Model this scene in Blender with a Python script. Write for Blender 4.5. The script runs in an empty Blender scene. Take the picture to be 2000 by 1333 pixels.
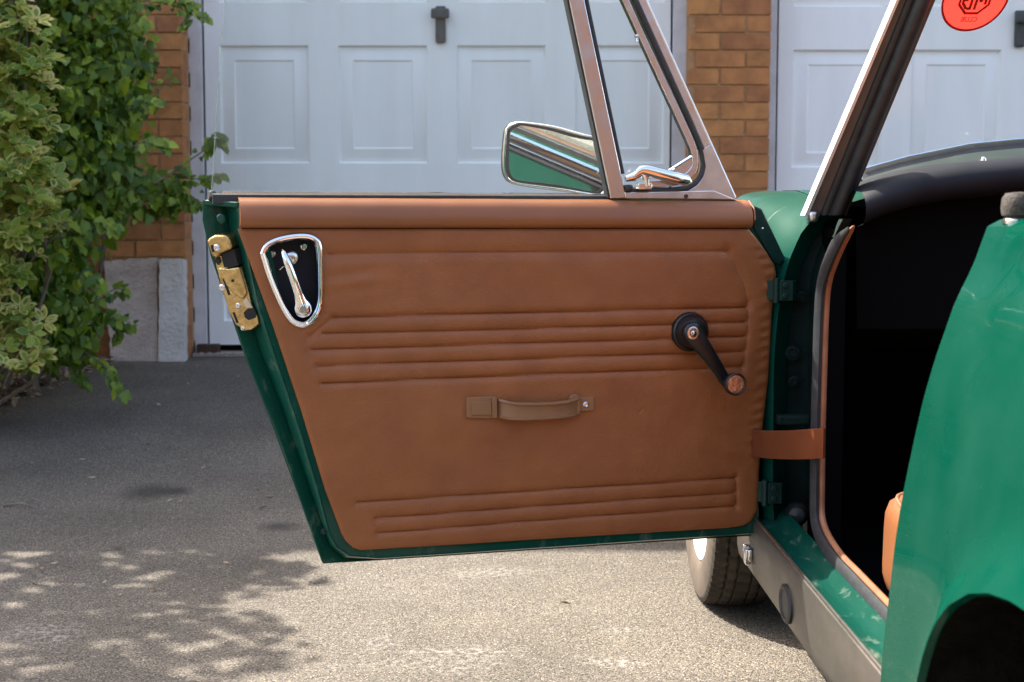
import bpy, math, random
import numpy as np
from mathutils import Vector, Matrix

# ------------------------------------------------------------------ camera, sky, sun, exposure
SC = bpy.context.scene
COL = SC.collection
FPX, CAM_H = 2700.0, 0.82                       # focal length in photo pixels (2000 wide), eye height
PITCH = math.atan(226.5 / FPX)
cam = bpy.data.cameras.new('camera')
cam.sensor_width = 36.0
cam.lens = FPX / 2000 * 36.0
cam.clip_start, cam.clip_end = 0.05, 500.0
cam.dof.use_dof = True
cam.dof.focus_distance = 2.35
cam.dof.aperture_fstop = 9.0
cam_o = bpy.data.objects.new('camera', cam)
cam_o.location = (0, 0, CAM_H)
cam_o.rotation_euler = (math.pi / 2 - PITCH, 0, 0)
COL.objects.link(cam_o)
SC.camera = cam_o

SUN = Vector((-0.68, 0.50, 1.0)).normalized()    # towards the sun: beyond the garage, to the left
world = bpy.data.worlds.new('World')
SC.world = world
world.use_nodes = True
wn = world.node_tree
sky = wn.nodes.new('ShaderNodeTexSky')
sky.sky_type = 'NISHITA'
sky.sun_disc = False
sky.sun_elevation = math.asin(SUN.z)
sky.sun_rotation = math.atan2(SUN.x, SUN.y)
sky.air_density, sky.dust_density, sky.ozone_density = 1.0, 5.0, 0.4
wn.links.new(sky.outputs[0], wn.nodes['Background'].inputs[0])
wn.nodes['Background'].inputs[1].default_value = 0.15
sun = bpy.data.lights.new('sun', 'SUN')
sun.energy = 3.7
sun.angle = math.radians(0.53)
sun.color = (1.0, 0.935, 0.84)
sun_o = bpy.data.objects.new('sun', sun)
sun_o.rotation_euler = (-SUN).to_track_quat('-Z', 'Y').to_euler()
COL.objects.link(sun_o)
SC.view_settings.view_transform = 'Standard'
SC.view_settings.look = 'None'
SC.view_settings.gamma = 1.0
SC.view_settings.use_curve_mapping = False
SC.view_settings.exposure = 1.98
SC.render.engine = 'CYCLES'
SC.cycles.use_denoising = True
SC.cycles.max_bounces = 8
SC.cycles.transparent_max_bounces = 16
SC.cycles.caustics_reflective = False
SC.cycles.caustics_refractive = False

# ------------------------------------------------------------------ measuring helpers
def ray(px, py):
    a, b = (px - 1000) / FPX, (666.5 - py) / FPX
    return Vector((a, math.cos(PITCH) + b * math.sin(PITCH), -math.sin(PITCH) + b * math.cos(PITCH)))
EYE = Vector((0, 0, CAM_H))
def atY(px, py, y):
    d = ray(px, py); return EYE + d * (y / d.y)
def atX(px, py, x):
    d = ray(px, py); return EYE + d * (x / d.x)
def atPlane(px, py, p0, n):
    d = ray(px, py); return EYE + d * ((p0 - EYE).dot(n) / d.dot(n))
RISE = 0.233
def gz(y):
    t = min(1.0, max(0.0, (y - 3.3) / 2.75))
    return RISE * (0.35 * t * t * (3 - 2 * t) + 0.65 * t * t * (2 - t))
def onG(px, py):
    d = ray(px, py); t = 2.0
    for _ in range(60):
        p = EYE + d * t
        t += (gz(p.y) - p.z) / d.z * 0.7
    return EYE + d * t

# door frame of reference: u from hinge to latch, w out of the trim towards the cockpit, z up
HX, HY, TH = 0.4537, 2.50, math.radians(18)
DD = Vector((-math.cos(TH), -math.sin(TH), 0)); DN = Vector((math.sin(TH), -math.cos(TH), 0))
def D(u, w, z):
    return Vector((HX, HY, 0)) + DD * u + DN * w + Vector((0, 0, z))
def duz(px, py, w=0.0):
    p = atPlane(px, py, D(0, w, 0), DN)
    return ((p - Vector((HX, HY, 0))).dot(DD), p.z)
def dpx(px, py, w=0.0):
    return atPlane(px, py, D(0, w, 0), DN)

# ------------------------------------------------------------------ mesh helpers
random.seed(7); RNG = np.random.default_rng(7)
class MB:
    def __init__(s): s.v = []; s.f = []; s.m = []; s.cur = 0
    def add(s, vs, fs):
        b = len(s.v); s.v += [tuple(v) for v in vs]
        s.f += [tuple(i + b for i in f) for f in fs]; s.m += [s.cur] * len(fs)
        return s
    def mat(s, i): s.cur = i; return s
    def box(s, c, sx, sy, sz, ax=None):
        ax = ax or (Vector((1, 0, 0)), Vector((0, 1, 0)), Vector((0, 0, 1)))
        c = Vector(c); vs = []
        for k in (-1, 1):
            for j in (-1, 1):
                for i in (-1, 1):
                    vs.append(c + ax[0] * (i * sx / 2) + ax[1] * (j * sy / 2) + ax[2] * (k * sz / 2))
        return s.add(vs, [(0, 2, 3, 1), (4, 5, 7, 6), (0, 1, 5, 4), (2, 6, 7, 3), (0, 4, 6, 2), (1, 3, 7, 5)])
    def loft(s, rings, closed=True, cap=True):
        n = len(rings[0]); vs = [p for r in rings for p in r]; fs = []
        for k in range(len(rings) - 1):
            for i in range(n if closed else n - 1):
                j = (i + 1) % n
                fs.append((k * n + i, k * n + j, (k + 1) * n + j, (k + 1) * n + i))
        if cap and closed:
            fs.append(tuple(range(n - 1, -1, -1)))
            fs.append(tuple((len(rings) - 1) * n + i for i in range(n)))
        return s.add(vs, fs)
    def prism(s, poly, vec, ):
        vec = Vector(vec)
        return s.loft([[Vector(p) for p in poly], [Vector(p) + vec for p in poly]])
    def tube(s, path, r, n=10, cap=True, up=None, flat=1.0):
        path = [Vector(p) for p in path]; rings = []
        rr = r if hasattr(r, '__len__') else [r] * len(path)
        prev = None
        for i, p in enumerate(path):
            t = (path[min(i + 1, len(path) - 1)] - path[max(i - 1, 0)]).normalized()
            a = up or prev or (Vector((0, 0, 1)) if abs(t.z) < 0.9 else Vector((1, 0, 0)))
            x = t.cross(Vector(a)).normalized(); y = x.cross(t).normalized(); prev = y
            rings.append([p + (x * math.cos(2 * math.pi * k / n) * flat + y * math.sin(2 * math.pi * k / n)) * rr[i] for k in range(n)])
        return s.loft(rings, True, cap)
    def lathe(s, c, axis, prof, n=32, start=None, cap=True):
        axis = Vector(axis).normalized()
        a = start or (Vector((0, 0, 1)) if abs(axis.z) < 0.9 else Vector((1, 0, 0)))
        x = axis.cross(a).normalized(); y = axis.cross(x).normalized(); c = Vector(c)
        return s.loft([[c + axis * h + (x * math.cos(2 * math.pi * k / n) + y * math.sin(2 * math.pi * k / n)) * r for k in range(n)] for r, h in prof], True, cap)
    def grid(s, rows):
        n = len(rows[0]); fs = []
        for i in range(len(rows) - 1):
            for j in range(n - 1):
                fs.append((i * n + j, i * n + j + 1, (i + 1) * n + j + 1, (i + 1) * n + j))
        return s.add([p for r in rows for p in r], fs)

def rootloc(o):
    while o.parent: o = o.parent
    return Vector(o.location)
def obj(name, mb, mat, parent=None, smooth=30, bevel=0, loc=None, flip=False):
    """one mesh object; vertices are given in world metres"""
    me = bpy.data.meshes.new(name)
    off = rootloc(parent) if parent else (Vector(loc) if loc is not None else Vector((0, 0, 0)))
    vs = np.array([tuple(v) for v in mb.v], dtype=float) - np.array(off)
    me.from_pydata(vs.tolist(), [], [f[::-1] for f in mb.f] if flip else mb.f)
    mats = mat if isinstance(mat, (list, tuple)) else [mat]
    for m in mats: me.materials.append(m)
    if len(mats) > 1: me.polygons.foreach_set('material_index', mb.m)
    if smooth:
        me.shade_smooth(); me.set_sharp_from_angle(angle=math.radians(smooth))
    me.validate(); me.update()
    o = bpy.data.objects.new(name, me); COL.objects.link(o)
    if parent: o.parent = parent
    elif loc is not None: o.location = loc
    if bevel:
        b = o.modifiers.new('bevel', 'BEVEL'); b.width = bevel; b.segments = 3; b.limit_method = 'ANGLE'; b.angle_limit = math.radians(35)
    return o
def thing(name, label, cat, loc, group=None):
    o = bpy.data.objects.new(name, None); COL.objects.link(o); o.location = loc; o.empty_display_size = 0.1
    o['label'] = label; o['category'] = cat
    if group: o['group'] = group
    return o
def tag(o, label=None, cat=None, group=None, kind=None):
    for k, v in (('label', label), ('category', cat), ('group', group), ('kind', kind)):
        if v: o[k] = v
    return o
def sub_empty(name, parent):
    o = bpy.data.objects.new(name, None); COL.objects.link(o); o.parent = parent; o.empty_display_size = 0.05
    return o
def catmull(pts, n):
    pts = [np.array(p, float) for p in pts]; out = []
    P = [2 * pts[0] - pts[1]] + pts + [2 * pts[-1] - pts[-2]]
    for i in range(len(pts) - 1):
        p0, p1, p2, p3 = P[i:i + 4]
        for k in range(n):
            t = k / n
            out.append(0.5 * (2 * p1 + (p2 - p0) * t + (2 * p0 - 5 * p1 + 4 * p2 - p3) * t * t + (3 * p1 - p0 - 3 * p2 + p3) * t ** 3))
    out.append(pts[-1]); return out
def resample(poly, n):
    poly = np.array(poly); d = np.r_[0, np.cumsum(np.linalg.norm(np.diff(poly, axis=0), axis=1))]
    s = np.linspace(0, d[-1], n)
    return np.stack([np.interp(s, d, poly[:, k]) for k in range(poly.shape[1])], 1)

# ------------------------------------------------------------------ materials
def M(name, c1, c2=None, scale=20, rough=0.5, metal=0, bump=0, bscale=200, coat=0, detail=5, spec=0.5, rough2=None, contrast=(0.35, 0.65), stretch=None, coat_rough=0.05, sheen=0, objrand=None):
    m = bpy.data.materials.new(name); m.use_nodes = True
    nt = m.node_tree; N, L = nt.nodes, nt.links; b = N['Principled BSDF']
    b.inputs['Roughness'].default_value = rough; b.inputs['Metallic'].default_value = metal
    b.inputs['Coat Weight'].default_value = coat; b.inputs['Coat Roughness'].default_value = coat_rough
    b.inputs['Specular IOR Level'].default_value = spec
    b.inputs['Base Color'].default_value = (*c1, 1)
    if sheen: b.inputs['Sheen Weight'].default_value = sheen
    tc = N.new('ShaderNodeTexCoord'); src = tc.outputs['Object']
    if stretch:
        mp = N.new('ShaderNodeMapping'); mp.inputs['Scale'].default_value = stretch; L.new(src, mp.inputs['Vector']); src = mp.outputs[0]
    if c2 is not None or rough2 is not None:
        t = N.new('ShaderNodeTexNoise'); t.inputs['Scale'].default_value = scale; t.inputs['Detail'].default_value = detail
        L.new(src, t.inputs['Vector'])
        r = N.new('ShaderNodeMapRange'); r.inputs[1].default_value, r.inputs[2].default_value = contrast
        L.new(t.outputs['Fac'], r.inputs[0])
        if c2 is not None:
            mx = N.new('ShaderNodeMix'); mx.data_type = 'RGBA'; mx.inputs[6].default_value = (*c1, 1); mx.inputs[7].default_value = (*c2, 1)
            L.new(r.outputs[0], mx.inputs[0]); L.new(mx.outputs[2], b.inputs['Base Color'])
        if rough2 is not None:
            rr = N.new('ShaderNodeMapRange'); rr.inputs[3].default_value, rr.inputs[4].default_value = rough, rough2
            L.new(r.outputs[0], rr.inputs[0]); L.new(rr.outputs[0], b.inputs['Roughness'])
    if bump:
        t2 = N.new('ShaderNodeTexNoise'); t2.inputs['Scale'].default_value = bscale; t2.inputs['Detail'].default_value = 4
        L.new(src, t2.inputs['Vector'])
        bp = N.new('ShaderNodeBump'); bp.inputs['Strength'].default_value = bump; bp.inputs['Distance'].default_value = 1.0 / bscale
        L.new(t2.outputs['Fac'], bp.inputs['Height']); L.new(bp.outputs[0], b.inputs['Normal'])
    return m
def ramp(nt, stops):
    r = nt.nodes.new('ShaderNodeValToRGB'); e = r.color_ramp.elements
    while len(e) < len(stops): e.new(0.5)
    for i, (p, c) in enumerate(stops): e[i].position = p; e[i].color = (*c, 1)
    return r

def asphalt():
    m = bpy.data.materials.new('asphalt'); m.use_nodes = True; nt = m.node_tree; N, L = nt.nodes, nt.links; b = N['Principled BSDF']
    tc = N.new('ShaderNodeTexCoord')
    v = N.new('ShaderNodeTexVoronoi'); v.inputs['Scale'].default_value = 290; L.new(tc.outputs['Object'], v.inputs['Vector'])
    sep = N.new('ShaderNodeSeparateColor'); L.new(v.outputs['Color'], sep.inputs[0])
    r = ramp(nt, [(0.0, (0.0760, 0.0638, 0.0502)), (0.2, (0.1254, 0.1072, 0.0844)), (0.6, (0.1558, 0.1338, 0.1049)), (0.92, (0.1938, 0.1680, 0.1338)), (1.0, (0.3496, 0.3116, 0.2584))])
    L.new(sep.outputs[0], r.inputs[0])
    # dark binder between the chips
    g = N.new('ShaderNodeMapRange'); g.inputs[1].default_value, g.inputs[2].default_value = 0.45, 0.8; L.new(v.outputs['Distance'], g.inputs[0])
    mx = N.new('ShaderNodeMix'); mx.data_type = 'RGBA'; mx.inputs[7].default_value = (0.046, 0.040, 0.033, 1)
    L.new(g.outputs[0], mx.inputs[0]); L.new(r.outputs[0], mx.inputs[6])
    # broad wear: large soft patches
    n = N.new('ShaderNodeTexNoise'); n.inputs['Scale'].default_value = 2.2; n.inputs['Detail'].default_value = 6; L.new(tc.outputs['Object'], n.inputs['Vector'])
    nr = N.new('ShaderNodeMapRange'); nr.inputs[1].default_value, nr.inputs[2].default_value = 0.3, 0.7; nr.inputs[3].default_value, nr.inputs[4].default_value = 0.78, 1.14
    L.new(n.outputs['Fac'], nr.inputs[0])
    mul = N.new('ShaderNodeMix'); mul.data_type = 'RGBA'; mul.blend_type = 'MULTIPLY'; mul.inputs[0].default_value = 1
    L.new(mx.outputs[2], mul.inputs[6]); L.new(nr.outputs[0], mul.inputs[7])
    # chalky scuffs
    n2 = N.new('ShaderNodeTexNoise'); n2.inputs['Scale'].default_value = 5.5; n2.inputs['Detail'].default_value = 9; n2.inputs['Roughness'].default_value = 0.68
    mp = N.new('ShaderNodeMapping'); mp.inputs['Scale'].default_value = (1, 1.6, 1); mp.inputs['Location'].default_value = (3.1, 7.7, 0)
    L.new(tc.outputs['Object'], mp.inputs['Vector']); L.new(mp.outputs[0], n2.inputs['Vector'])
    sr = N.new('ShaderNodeMapRange'); sr.inputs[1].default_value, sr.inputs[2].default_value = 0.66, 0.78; sr.inputs[4].default_value = 0.55; L.new(n2.outputs['Fac'], sr.inputs[0])
    m2 = N.new('ShaderNodeMix'); m2.data_type = 'RGBA'; m2.inputs[7].default_value = (0.33, 0.31, 0.275, 1); L.new(sr.outputs[0], m2.inputs[0]); L.new(mul.outputs[2], m2.inputs[6])
    last = m2.outputs[2]
    # oil drips with a shape of their own
    for (cx, cy, rx, ry) in OIL:
        mp = N.new('ShaderNodeMapping'); mp.inputs['Location'].default_value = (-cx / rx, -cy / ry, 0); mp.inputs['Scale'].default_value = (1 / rx, 1 / ry, 0)
        L.new(tc.outputs['Object'], mp.inputs['Vector'])
        ad = N.new('ShaderNodeVectorMath'); ad.operation = 'ADD'
        nn = N.new('ShaderNodeTexNoise'); nn.inputs['Scale'].default_value = 14; nn.inputs['Detail'].default_value = 8; nn.inputs['Roughness'].default_value = .7; L.new(tc.outputs['Object'], nn.inputs['Vector'])
        L.new(mp.outputs[0], ad.inputs[0]); L.new(nn.outputs['Color'], ad.inputs[1])
        sb = N.new('ShaderNodeVectorMath'); sb.operation = 'SUBTRACT'; sb.inputs[1].default_value = (0.5, 0.5, 0.5); L.new(ad.outputs[0], sb.inputs[0])
        ln = N.new('ShaderNodeVectorMath'); ln.operation = 'LENGTH'; L.new(sb.outputs[0], ln.inputs[0])
        er = N.new('ShaderNodeMapRange'); er.inputs[1].default_value, er.inputs[2].default_value = 0.35, 1.25; er.inputs[3].default_value, er.inputs[4].default_value = 0.72, 0.0
        L.new(ln.outputs['Value'], er.inputs[0])
        om = N.new('ShaderNodeMix'); om.data_type = 'RGBA'; om.inputs[7].default_value = (0.020, 0.018, 0.015, 1)
        L.new(er.outputs[0], om.inputs[0]); L.new(last, om.inputs[6]); last = om.outputs[2]
    # chalky white scuffs, broken up by the stones
    fine = N.new('ShaderNodeTexNoise'); fine.inputs['Scale'].default_value = 70; fine.inputs['Detail'].default_value = 6; L.new(tc.outputs['Object'], fine.inputs['Vector'])
    fr = N.new('ShaderNodeMapRange'); fr.inputs[1].default_value, fr.inputs[2].default_value = 0.47, 0.62; L.new(fine.outputs['Fac'], fr.inputs[0])
    for (cx, cy, rx, ry, k) in CHALK:
        mp = N.new('ShaderNodeMapping'); mp.inputs['Location'].default_value = (-cx / rx, -cy / ry, 0); mp.inputs['Scale'].default_value = (1 / rx, 1 / ry, 0); L.new(tc.outputs['Object'], mp.inputs['Vector'])
        nn = N.new('ShaderNodeTexNoise'); nn.inputs['Scale'].default_value = 7; nn.inputs['Detail'].default_value = 5; L.new(tc.outputs['Object'], nn.inputs['Vector'])
        ad = N.new('ShaderNodeVectorMath'); ad.operation = 'MULTIPLY_ADD'; ad.inputs[1].default_value = (2.2, 2.2, 0); ad.inputs[2].default_value = (-1.1, -1.1, 0); L.new(nn.outputs['Color'], ad.inputs[0])
        a2 = N.new('ShaderNodeVectorMath'); a2.operation = 'ADD'; L.new(ad.outputs[0], a2.inputs[0]); L.new(mp.outputs[0], a2.inputs[1])
        ln = N.new('ShaderNodeVectorMath'); ln.operation = 'LENGTH'; L.new(a2.outputs[0], ln.inputs[0])
        er = N.new('ShaderNodeMapRange'); er.inputs[1].default_value, er.inputs[2].default_value = 0.2, 1.0; er.inputs[3].default_value, er.inputs[4].default_value = k * .6, 0.0; L.new(ln.outputs['Value'], er.inputs[0])
        mu = N.new('ShaderNodeMath'); mu.operation = 'MULTIPLY'; L.new(er.outputs[0], mu.inputs[0]); L.new(fr.outputs[0], mu.inputs[1])
        om = N.new('ShaderNodeMix'); om.data_type = 'RGBA'; om.inputs[7].default_value = (0.40, 0.375, 0.33, 1); L.new(mu.outputs[0], om.inputs[0]); L.new(last, om.inputs[6]); last = om.outputs[2]
    L.new(last, b.inputs['Base Color'])
    b.inputs['Roughness'].default_value = 0.85; b.inputs['Specular IOR Level'].default_value = 0.3
    bp = N.new('ShaderNodeBump'); bp.inputs['Strength'].default_value = 0.7; bp.inputs['Distance'].default_value = 0.003; bp.invert = True
    L.new(v.outputs['Distance'], bp.inputs['Height']); L.new(bp.outputs[0], b.inputs['Normal'])
    return m
OIL = []
for (a, b_, rx, ry) in ((290, 962, 0.085, 0.10), (545, 1030, 0.06, 0.05), (345, 960, 0.05, 0.05)):
    q = onG(a, b_); OIL.append((q.x, q.y, rx, ry))

CHALK = []
for (a, b_, rx, ry, k) in ((985, 1118, .16, .07, .6), (1185, 1290, .09, .05, .95), (900, 1275, .16, .06, .7), (1225, 1232, .06, .04, .8), (740, 1255, .10, .07, .5), (80, 1240, .14, .10, .8), (820, 1300, .2, .05, .5)):
    q = onG(a, b_); CHALK.append((q.x, q.y, rx, ry, k))
def leaf_mat(name, ca, cb, trans=0.35, rough=0.45):
    m = bpy.data.materials.new(name); m.use_nodes = True; nt = m.node_tree; N, L = nt.nodes, nt.links; b = N['Principled BSDF']
    g = N.new('ShaderNodeNewGeometry'); oi = N.new('ShaderNodeObjectInfo')
    ad = N.new('ShaderNodeMath'); ad.operation = 'ADD'; L.new(g.outputs['Random Per Island'], ad.inputs[0]); L.new(oi.outputs['Random'], ad.inputs[1])
    fr = N.new('ShaderNodeMath'); fr.operation = 'FRACT'; L.new(ad.outputs[0], fr.inputs[0])
    r = ramp(nt, [(0, ca), (1, cb)]); L.new(fr.outputs[0], r.inputs[0]); L.new(r.outputs[0], b.inputs['Base Color'])
    b.inputs['Roughness'].default_value = rough
    t = N.new('ShaderNodeBsdfTranslucent'); L.new(r.outputs[0], t.inputs[0])
    mx = N.new('ShaderNodeMixShader'); mx.inputs[0].default_value = trans
    L.new(b.outputs[0], mx.inputs[1]); L.new(t.outputs[0], mx.inputs[2]); L.new(mx.outputs[0], N['Material Output'].inputs[0])
    return m
def glass_mat(name, tint=(0.92, 0.96, 0.95), haze=0.0, refl=1.0):
    m = bpy.data.materials.new(name); m.use_nodes = True; nt = m.node_tree; N, L = nt.nodes, nt.links
    N.remove(N['Principled BSDF'])
    tr = N.new('ShaderNodeBsdfTransparent'); tr.inputs[0].default_value = (*tint, 1)
    gl = N.new('ShaderNodeBsdfGlossy'); gl.inputs['Roughness'].default_value = 0.0
    lw = N.new('ShaderNodeLayerWeight'); lw.inputs['Blend'].default_value = 0.5
    pw = N.new('ShaderNodeMath'); pw.operation = 'POWER'; pw.inputs[1].default_value = 4.0; L.new(lw.outputs['Facing'], pw.inputs[0])
    fr = N.new('ShaderNodeMath'); fr.operation = 'MULTIPLY_ADD'; fr.inputs[1].default_value = 0.9; fr.inputs[2].default_value = 0.028 * refl; L.new(pw.outputs[0], fr.inputs[0])
    mx = N.new('ShaderNodeMixShader'); L.new(fr.outputs[0], mx.inputs[0]); L.new(tr.outputs[0], mx.inputs[1]); L.new(gl.outputs[0], mx.inputs[2])
    out = mx.outputs[0]
    if haze:
        tc = N.new('ShaderNodeTexCoord'); mp = N.new('ShaderNodeMapping'); mp.inputs['Scale'].default_value = (1, 1, 0.35); mp.inputs['Rotation'].default_value = (0.1, 0.35, 0)
        n = N.new('ShaderNodeTexNoise'); n.inputs['Scale'].default_value = 7; n.inputs['Detail'].default_value = 7
        L.new(tc.outputs['Object'], mp.inputs[0]); L.new(mp.outputs[0], n.inputs['Vector'])
        r = N.new('ShaderNodeMapRange'); r.inputs[1].default_value, r.inputs[2].default_value = 0.35, 0.8; r.inputs[3].default_value, r.inputs[4].default_value = haze * 0.5, haze * 1.8
        L.new(n.outputs['Fac'], r.inputs[0])
        df = N.new('ShaderNodeBsdfDiffuse'); df.inputs[0].default_value = (0.75, 0.77, 0.78, 1)
        m2 = N.new('ShaderNodeMixShader'); L.new(r.outputs[0], m2.inputs[0]); L.new(out, m2.inputs[1]); L.new(df.outputs[0], m2.inputs[2]); out = m2.outputs[0]
    L.new(out, N['Material Output'].inputs[0])
    return m
def paint_mat(name, base, dust=0.0):
    """old single-stage green paint: glossy, slightly chalked, with dust specks and scratches"""
    m = bpy.data.materials.new(name); m.use_nodes = True; nt = m.node_tree; N, L = nt.nodes, nt.links; b = N['Principled BSDF']
    tc = N.new('ShaderNodeTexCoord')
    n = N.new('ShaderNodeTexNoise'); n.inputs['Scale'].default_value = 9; n.inputs['Detail'].default_value = 6; L.new(tc.outputs['Object'], n.inputs['Vector'])
    r = N.new('ShaderNodeMapRange'); r.inputs[1].default_value, r.inputs[2].default_value = 0.35, 0.75; L.new(n.outputs['Fac'], r.inputs[0])
    mx = N.new('ShaderNodeMix'); mx.data_type = 'RGBA'; mx.inputs[6].default_value = (*base, 1); mx.inputs[7].default_value = (base[0] + 0.004, base[1] * 1.1 + 0.004, base[2] * 1.12 + 0.004, 1)
    L.new(r.outputs[0], mx.inputs[0]); last = mx.outputs[2]
    sp = N.new('ShaderNodeTexNoise'); sp.inputs['Scale'].default_value = 420; sp.inputs['Detail'].default_value = 2; L.new(tc.outputs['Object'], sp.inputs['Vector'])
    sr = N.new('ShaderNodeMapRange'); sr.inputs[1].default_value, sr.inputs[2].default_value = 0.755 - 0.09 * dust, 0.80; sr.inputs[4].default_value = 0.45; L.new(sp.outputs['Fac'], sr.inputs[0])
    m2 = N.new('ShaderNodeMix'); m2.data_type = 'RGBA'; m2.inputs[7].default_value = (0.35, 0.36, 0.33, 1); L.new(sr.outputs[0], m2.inputs[0]); L.new(last, m2.inputs[6]); last = m2.outputs[2]
    if dust:
        mp = N.new('ShaderNodeMapping'); mp.inputs['Scale'].default_value = (14, 6, 6); mp.inputs['Rotation'].default_value = (0.3, 0.4, 0.7)
        sc = N.new('ShaderNodeTexNoise'); sc.inputs['Scale'].default_value = 3; sc.inputs['Detail'].default_value = 9; sc.inputs['Roughness'].default_value = 0.72; sc.inputs['Distortion'].default_value = 0.3; L.new(tc.outputs['Object'], mp.inputs[0]); L.new(mp.outputs[0], sc.inputs['Vector'])
        s2 = N.new('ShaderNodeMapRange'); s2.inputs[1].default_value, s2.inputs[2].default_value = 0.56, 0.72; s2.inputs[4].default_value = 0.75 * dust; L.new(sc.outputs['Fac'], s2.inputs[0])
        m3 = N.new('ShaderNodeMix'); m3.data_type = 'RGBA'; m3.inputs[7].default_value = (0.42, 0.45, 0.38, 1); L.new(s2.outputs[0], m3.inputs[0]); L.new(last, m3.inputs[6]); last = m3.outputs[2]
    L.new(last, b.inputs['Base Color'])
    b.inputs['Roughness'].default_value = 0.42; b.inputs['Specular IOR Level'].default_value = 0.10; b.inputs['Coat Weight'].default_value = 0.38; b.inputs['Coat Roughness'].default_value = 0.03
    bp = N.new('ShaderNodeBump'); bp.inputs['Strength'].default_value = 0.06; bp.inputs['Distance'].default_value = 0.01
    n3 = N.new('ShaderNodeTexNoise'); n3.inputs['Scale'].default_value = 16; L.new(tc.outputs['Object'], n3.inputs['Vector']); L.new(n3.outputs['Fac'], bp.inputs['Height']); L.new(bp.outputs[0], b.inputs['Normal'])
    return m
def brick_piece_mat():
    m = bpy.data.materials.new('brick_clay'); m.use_nodes = True; nt = m.node_tree; N, L = nt.nodes, nt.links; b = N['Principled BSDF']
    oi = N.new('ShaderNodeObjectInfo'); tc = N.new('ShaderNodeTexCoord')
    r = ramp(nt, [(0, (0.37, 0.145, 0.055)), (0.25, (0.43, 0.178, 0.060)), (0.5, (0.47, 0.200, 0.066)), (0.75, (0.485, 0.212, 0.068)), (1, (0.44, 0.178, 0.062))]); L.new(oi.outputs['Random'], r.inputs[0])
    ad = N.new('ShaderNodeVectorMath'); ad.operation = 'ADD'; cx = N.new('ShaderNodeCombineXYZ'); ml = N.new('ShaderNodeMath'); ml.operation = 'MULTIPLY'; ml.inputs[1].default_value = 40
    L.new(oi.outputs['Random'], ml.inputs[0]); L.new(ml.outputs[0], cx.inputs[0]); L.new(tc.outputs['Object'], ad.inputs[0]); L.new(cx.outputs[0], ad.inputs[1])
    n = N.new('ShaderNodeTexNoise'); n.inputs['Scale'].default_value = 14; n.inputs['Detail'].default_value = 8; L.new(ad.outputs[0], n.inputs['Vector'])
    nr = N.new('ShaderNodeMapRange'); nr.inputs[1].default_value, nr.inputs[2].default_value = 0.35, 0.7; nr.inputs[3].default_value = 1.10; nr.inputs[4].default_value = 0.66; L.new(n.outputs['Fac'], nr.inputs[0])
    mx = N.new('ShaderNodeMix'); mx.data_type = 'RGBA'; mx.blend_type = 'MULTIPLY'; mx.inputs[0].default_value = 1; L.new(r.outputs[0], mx.inputs[6]); L.new(nr.outputs[0], mx.inputs[7])
    L.new(mx.outputs[2], b.inputs['Base Color']); b.inputs['Roughness'].default_value = 0.9
    bp = N.new('ShaderNodeBump'); bp.inputs['Strength'].default_value = 0.6; bp.inputs['Distance'].default_value = 0.004
    n2 = N.new('ShaderNodeTexNoise'); n2.inputs['Scale'].default_value = 60; n2.inputs['Detail'].default_value = 5; L.new(ad.outputs[0], n2.inputs['Vector']); L.new(n2.outputs['Fac'], bp.inputs['Height']); L.new(bp.outputs[0], b.inputs['Normal'])
    return m
def brick_wall_mat(name, col_a, col_b, col_m):
    m = bpy.data.materials.new(name); m.use_nodes = True; nt = m.node_tree; N, L = nt.nodes, nt.links; b = N['Principled BSDF']
    tc = N.new('ShaderNodeTexCoord'); sp = N.new('ShaderNodeSeparateXYZ'); cb = N.new('ShaderNodeCombineXYZ'); ad = N.new('ShaderNodeMath'); ad.operation = 'ADD'
    L.new(tc.outputs['Object'], sp.inputs[0]); L.new(sp.outputs[0], ad.inputs[0]); L.new(sp.outputs[1], ad.inputs[1]); L.new(ad.outputs[0], cb.inputs[0]); L.new(sp.outputs[2], cb.inputs[1])
    t = N.new('ShaderNodeTexBrick'); L.new(cb.outputs[0], t.inputs['Vector'])
    t.inputs['Scale'].default_value = 1; t.inputs['Brick Width'].default_value = 0.225; t.inputs['Row Height'].default_value = 0.075; t.inputs['Mortar Size'].default_value = 0.006
    t.inputs['Color1'].default_value = col_a; t.inputs["Color2"].default_value = col_b; t.inputs["Mortar"].default_value = col_m
    L.new(t.outputs[0], b.inputs['Base Color']); b.inputs['Roughness'].default_value = 0.9
    return m

MT = {}
MT['asphalt'] = asphalt()
MT['soil'] = M('soil', (0.055, 0.032, 0.02), (0.10, 0.065, 0.04), 18, 0.95, bump=0.9, bscale=40)
MT['litter'] = leaf_mat('dry_leaf', (0.24, 0.16, 0.09), (0.42, 0.33, 0.21), 0.15, 0.7)
MT['brick'] = brick_piece_mat()
MT['brick_far'] = brick_wall_mat('brick_far', (0.46, 0.20, 0.066, 1), (0.36, 0.14, 0.055, 1), (0.38, 0.20, 0.09, 1))
MT['brick_house'] = brick_wall_mat('brick_house', (0.115, 0.052, 0.036, 1), (0.085, 0.038, 0.028, 1), (0.12, 0.085, 0.065, 1))
MT['mortar'] = M('mortar', (0.38, 0.20, 0.09), (0.43, 0.24, 0.115), 30, 0.95, bump=0.5, bscale=90)
MT['white'] = M('garage_paint', (0.90, 0.905, 0.875), (0.81, 0.815, 0.785), 2.6, 0.42, bump=0.03, bscale=30, spec=0.4, stretch=(3, 3, .5), detail=9, contrast=(.35, .8))
MT['whiteframe'] = M('frame_paint', (0.70, 0.69, 0.70), (0.60, 0.58, 0.57), 12, 0.5)
MT['black_plastic'] = M('black_plastic', (0.008, 0.008, 0.009), None, rough=0.32)
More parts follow.
